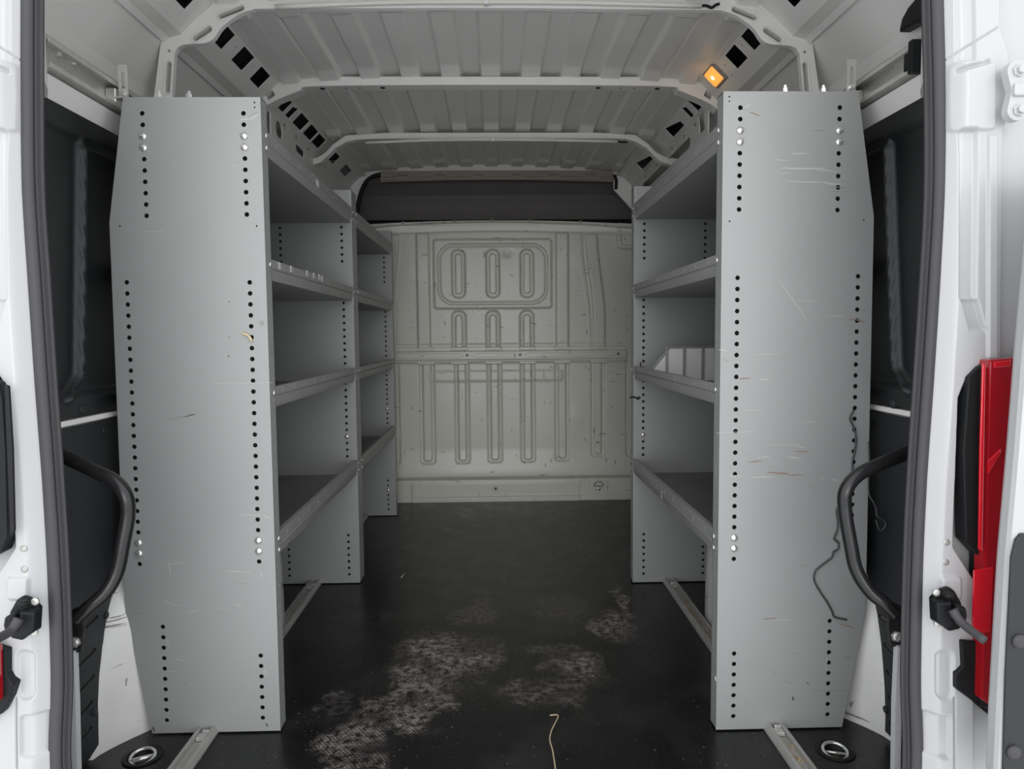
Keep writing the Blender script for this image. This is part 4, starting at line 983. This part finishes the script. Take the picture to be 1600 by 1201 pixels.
# ------------------------------------------------------------------ tail lights
def poly3(pts, Y, thick, name, m, parent=None, bevel=0.002):
    P = [atY(*q, Y + thick) for q in pts]
    me = plate_mesh([(p[0], p[2]) for p in P], [], thick, lambda u, v, t: (u, Y + t, v))
    return link(name, me, m, parent, bevel=bevel)
tr = empty('tail_light', tuple(atY(1530, 820, 1.19)))
tag(tr, 'tall red tail light in a black housing near the right edge', 'tail light', 'rear tail lights')
poly3([(1496, 588), (1512, 572), (1532, 562), (1534, 900), (1530, 1095), (1514, 1090), (1514, 862), (1492, 838), (1488, 700)], 1.212, 0.03, 'housing', M['black'], tr)
poly3([(1486, 990), (1514, 992), (1516, 1090), (1560, 1100), (1560, 1130), (1500, 1080), (1478, 1064), (1478, 1040), (1488, 1030)], 1.214, 0.03, 'housing', M['black'], tr)
poly3([(1528, 561), (1640, 551), (1630, 1135), (1540, 1096), (1516, 1080), (1521, 860)], 1.196, 0.03, 'red_lens', M['red'], tr, 0.003)
for (u0, u1, v0, v1) in ((1530, 1548, 572, 1085),):
    poly3([(1533, 568), (1538, 568), (1533, 860), (1527, 858), (1529, 700)], 1.193, 0.004, 'lens_rib', M['redlite'], tr, 0.0015)
    poly3([(1552, 565), (1577, 562), (1577, 572), (1552, 574)], 1.193, 0.004, 'lens_rib', M['redlite'], tr, 0.001)
    poly3([(1542, 720), (1562, 700), (1562, 706), (1542, 740)], 1.193, 0.004, 'lens_rib', M['redlite'], tr, 0.001)
    poly3([(1520, 890), (1550, 885), (1545, 985), (1518, 990)], 1.193, 0.004, 'lens_rib', M['redlite'], tr, 0.001)
tl_ = empty('tail_light', tuple(atY(0, 820, 1.19)))
tag(tl_, 'black-housed tail light cut off by the left edge, red only at its foot', 'tail light', 'rear tail lights')
poly3([(-40, 560), (0, 585), (17, 596), (22, 620), (27, 700), (30, 830), (20, 855), (0, 866), (-40, 880)], 1.205, 0.03, 'housing', M['black'], tl_)
poly3([(10, 600), (17, 602), (23, 700), (26, 828), (19, 838)], 1.2, 0.006, 'housing_rib', M['rubberdark'], tl_)
poly3([(-40, 985), (28, 1004), (28, 1040), (38, 1058), (34, 1078), (22, 1100), (-40, 1138)], 1.207, 0.03, 'housing', M['black'], tl_)
poly3([(-60, 980), (5, 1006), (6, 1090), (-60, 1105)], 1.195, 0.012, 'red_lens', M['red'], tl_)

# ------------------------------------------------------------------ open rear door on the right
Yd = 1.10
dr = empty('rear_door', tuple(atY(1640, 1100, Yd)))
tag(dr, 'open white rear door with a riveted black lower liner, cut off by the right edge', 'rear door')
poly3([(1612, 250), (1598, 340), (1578, 560), (1567, 700), (1553, 860), (1546, 980), (1540, 1090), (1533, 1250), (1900, 1250), (1900, 250)], Yd, 0.035, 'door_panel', M['white'], dr, 0.010)
poly3([(1592, 832), (1584, 842), (1577, 870), (1568, 1060), (1563, 1250), (1880, 1250), (1880, 832)], Yd - 0.004, 0.004, 'door_liner', M['linerlow'], dr, 0.002)
for q in ((1592, 1001), (1583, 1174)):
    p = atY(*q, Yd - 0.004)
    MB().lathe((p[0], Yd - 0.004, p[2]), (0, -1, 0), [(0.0125, 0), (0.011, 0.004), (0.006, 0.006)], 18).obj('push_pin', M['rubber'], dr, smooth=True)
# hinge: two round ends joined by a waisted link
hg = MB(); 
oh = []
c1, c2 = atY(1590, 110, 1.19), atY(1590, 172, 1.19)
w = 0.017
loopH = [(c1[0] + w * math.cos(t), c1[2] + w * math.sin(t)) for t in np.linspace(-0.35, math.pi + 0.25, 12)] + [(c1[0] - 0.008, (c1[2] + c2[2]) / 2)] + \
        [(c2[0] + w * math.cos(t), c2[2] + w * math.sin(t)) for t in np.linspace(math.pi - 0.25, 2 * math.pi + 0.35, 12)] + [(c2[0] + 0.012, (c1[2] + c2[2]) / 2)]
me = plate_mesh(loopH, [], 0.016, lambda u, v, t: (u, 1.19 + t, v))
ho = link('hinge', me, M['white'], dr, bevel=0.003)
ho['label'] = 'white painted hinge with two bolts at the top of the door'
for c_ in (c1, c2):
    MB().lathe((c_[0] + 0.002, 1.19, c_[2]), (0, -1, 0), [(0.011, 0), (0.011, 0.003), (0.0075, 0.003), (0.007, 0.010)], 6).obj('hex_bolt', M['white'], ho, bevel=0.001)
MB().box((c1[0] + c2[0]) / 2 - 0.009, (c1[0] + c2[0]) / 2 + 0.014, 1.184, 1.192, (c1[2] + c2[2]) / 2 - 0.010, (c1[2] + c2[2]) / 2 + 0.010).obj('hinge_knuckle', M['white'], ho, bevel=0.003)

# door checks: black plastic blocks with a rod
def check(s, cx, cy, label):
    e = empty('door_check', tuple(atY(cx, cy, 1.20))); tag(e, label, 'door check', 'black door check blocks')
    f = lambda dx, dy, Y: atY(cx + s * dx, cy + dy, Y)
    poly3([(cx + s * a_, cy + b_) for a_, b_ in [(-22, -16), (-16, -22), (-6, -30), (6, -34), (14, -28), (24, -10), (28, 12), (22, 30), (4, 34), (-4, 26), (-20, 18)]], 1.205, 0.012, 'base_plate', M['black'], e, 0.003)
    poly3([(cx + s * a_, cy + b_) for a_, b_ in [(-22, -14), (2, -16), (4, 22), (-10, 24), (-20, 16)]], 1.182, 0.024, 'check_body', M['black'], e, 0.004)
    poly3([(cx + s * a_, cy + b_) for a_, b_ in [(8, -10), (24, -8), (26, 6), (22, 22), (10, 20)]], 1.178, 0.026, 'pivot_block', M['black'], e, 0.005)
    for (a_, b_) in ((-8, -22), (-6, 26)):
        p = f(a_, b_, 1.2); MB().lathe((p[0], 1.204, p[2]), (0, -1, 0), [(0.0065, 0), (0.0065, 0.004), (0.004, 0.005)], 12).obj('screw', M['galv'], e, smooth=True)
    p = f(16, -12, 1.178); MB().lathe((p[0], 1.19, p[2]), (0, 0, 1), [(0.009, 0), (0.009, 0.006), (0.006, 0.008)], 14).obj('pivot_pin', M['black'], e, smooth=True)
    r0 = f(16, 4, 1.172); r1 = f(30, 24, 1.16); r2 = f(66, 52, 1.12) if s > 0 else f(60, 40, 1.12)
    MB().tube(catmull([r0, r1, r2], 6), [0.008] * 4 + [0.0075] * 9, 12).obj('check_rod', M['rubber'], e, smooth=True)
check(1, 1472, 948, 'black door check block with a rod reaching to the open right door')
check(-1, 46, 962, 'black door check block on the left white pillar')

# ------------------------------------------------------------------ tie-down cups in the floor
def tie(p, label, an):
    e = empty('tie_down', (p[0], p[1], 0)); tag(e, label, 'tie-down ring', 'floor tie-down rings')
    MB().lathe((p[0], p[1], -0.033), (0, 0, 1), [(0.018, 0.0), (0.026, 0.004), (0.033, 0.018), (0.0345, 0.0335), (0.044, 0.0345), (0.044, 0.0355), (0.033, 0.036), (0.031, 0.018), (0.024, 0.006), (0.001, 0.004)], 28).obj('cup', M['black'], e, smooth=True)
    MB().lathe((p[0], p[1], -0.028), (0, 0, 1), [(0.0, 0.0), (0.022, 0.0), (0.022, 0.004), (0.001, 0.005)], 20).obj('cup_bottom', M['debris'] if p[0] > 0 else M['alu'], e, smooth=True)
    ring = [(p[0] + 0.027 * math.cos(t), p[1] + 0.027 * math.sin(t) * 0.95, 0.000 + (0.006 * math.sin(t))) for t in np.linspace(0, 2 * math.pi, 25)[:-1]]
    MB().tube(ring, 0.0038, 10, closed=True).obj('ring', M['bolt'], e, smooth=True)
    MB().tube([(p[0] - 0.027 * math.cos(an), p[1] - 0.027 * math.sin(an), -0.004), (p[0] + 0.027 * math.cos(an), p[1] + 0.027 * math.sin(an), -0.004)], 0.006 if p[0] < 0 else 0.003, 10).obj('cross_pin', M['bolt'], e, smooth=True)
tie(ringL, 'steel tie-down ring sunk in the floor at the lower left corner', 0.5)
tie(ringR, 'steel tie-down ring in a gritty cup at the lower right corner', -0.3)

# ------------------------------------------------------------------ lit lamp in the cant rail
nrm = (-dz_, 0, dx)
lp = atP(1118, 117, (CANT[0][0], 2, CANT[0][1]), nrm)
le = empty('interior_lamp', tuple(lp)); tag(le, 'small lit amber interior lamp beside the middle roof bow', 'lamp')
tdir = Vector((dx, 0, dz_)).normalized(); yd = Vector((0, 1, 0)); nd = Vector((-dz_, 0, dx)).normalized()
if nd.z > 0: nd = -nd
def lampbox(mb, hu, hv, h0, h1):
    c = Vector(lp); vs = []
    for hh, k in ((h0, 1), (h1, 0.86)):
        for a_, b_ in ((-1, -1), (1, -1), (1, 1), (-1, 1)): vs.append(c + yd * a_ * hu * k + tdir * b_ * hv * k + nd * hh)
    return mb.add(vs, [(0, 1, 2, 3), (4, 7, 6, 5), (0, 4, 5, 1), (1, 5, 6, 2), (2, 6, 7, 3), (3, 7, 4, 0)])
lampbox(MB(), 0.056, 0.040, -0.002, 0.008).obj('lamp_frame', M['foam'], le, bevel=0.003)
lampbox(MB(), 0.044, 0.031, 0.006, 0.014).obj('lens', M['lamp'], le, bevel=0.004)
cc_ = Vector(lp) + nd * 0.014
MB().lathe(cc_, nd, [(0.008, 0), (0.007, 0.002), (0.001, 0.003)], 12).obj('bulb_glow', M['bulb'], le, smooth=True)
pl_ = bpy.data.lights.new('lamp_light', 'POINT'); pl_.energy = 0.03; pl_.color = (1, 0.6, 0.25); pl_.shadow_soft_size = 0.03
plo = bpy.data.objects.new('lamp_light', pl_); C.objects.link(plo); plo.location = Vector(lp) + nd * 0.06

# ------------------------------------------------------------------ loose small things
def wire(q, Y, r_, name, m, label, cat):
    P = [atY(px, py, Y) for px, py in q]
    o = MB().tube(catmull(P, 4), r_, 8).obj(name, m, smooth=True); return tag(o, label, cat)
wire([(1334, 640), (1331, 646), (1328, 655), (1334, 668), (1337, 683), (1336, 700), (1332, 720), (1331, 738), (1324, 760), (1314, 780), (1307, 798), (1309, 812), (1308, 828), (1303, 841), (1310, 848), (1309, 858), (1302, 862), (1300, 870), (1285, 882), (1274, 892), (1272, 906), (1280, 922), (1292, 940), (1300, 955), (1303, 963), (1312, 966), (1323, 968)], 1.6565, 0.0023,
     'hanging_wire', M['wire'], 'long kinked grey wire dangling down the right near end panel', 'wire')
P = [atY(px, py, 1.625) for px, py in [(1357, 690), (1358.5, 720), (1357, 750), (1358, 772), (1364, 783), (1369, 794), (1370, 806), (1376, 809), (1384, 816), (1382, 824), (1376, 829), (1371, 820), (1369, 812)]]
o = MB().tube(catmull(P, 4), 0.0021, 8).obj('hanging_wire', M['wire'], smooth=True); tag(o, 'short dark wire with a knotted loop hanging behind the right end panel', 'wire')
def floorwire(q, z, r_, name, m, label, cat):
    P = [atZ(px, py, z) for px, py in q]
    o = MB().tube(catmull(P, 4), r_, 6).obj(name, m, smooth=True); return tag(o, label, cat)
floorwire([(859, 1117), (872, 1117), (868, 1128), (862, 1140), (859, 1155), (863, 1170), (866, 1188), (868, 1203)], 0.003, 0.0016, 'straw', M['straw'], 'long bent dry straw lying on the floor at the bottom centre', 'straw')
floorwire([(627, 902), (632, 895)], 0.003, 0.0022, 'straw', M['straw'], 'tiny pale straw on the floor near the left mid panel', 'straw')
floorwire([(793, 896), (790, 908), (795, 920)], 0.002, 0.0014, 'straw', M['rust'], 'thin brown straw on the floor in the middle of the aisle', 'straw')
P = [atY(px, py, 1.696) for px, py in [(379, 521), (386, 523), (391, 528), (393, 533)]]
o = MB().tube(catmull(P, 4), 0.0032, 8).obj('straw', M['straw'], smooth=True); tag(o, 'short pale straw poking from a hole in the left near end panel', 'straw')
# black cable ties on the right mid panel
P = [atY(px, py, 2.69) for px, py in [(984, 621), (990, 620), (996, 622), (1000, 620), (996, 624)]]
tag(MB().tube(catmull(P, 4), 0.003, 8).obj('cable_tie', M['black'], smooth=True), 'black cable tie poking through the edge of the right mid panel', 'cable tie', 'cable ties on the right mid panel')
P = [atY(px, py, 2.69) for px, py in [(1003, 578), (1001, 572), (1001, 566)]]
tag(MB().tube(catmull(P, 4), 0.002, 8).obj('cable_tie', M['black'], smooth=True), 'black cable tie tail sticking up above the third shelf on the right', 'cable tie', 'cable ties on the right mid panel')

# black plastic cover high beside the right seal
q = [atX(px, py, 0.945) for px, py in [(1421, 52), (1426, 30), (1436, 12), (1452, -6), (1470, 10), (1460, 30)]]
me = plate_mesh([(p[1], p[2]) for p in q], [], 0.03, lambda u, v, t: (0.918 + t, u, v))
tag(link('plastic_cover', me, M['black'], bevel=0.006), 'black rounded plastic cover high on the right wall beside the door seal', 'cover')
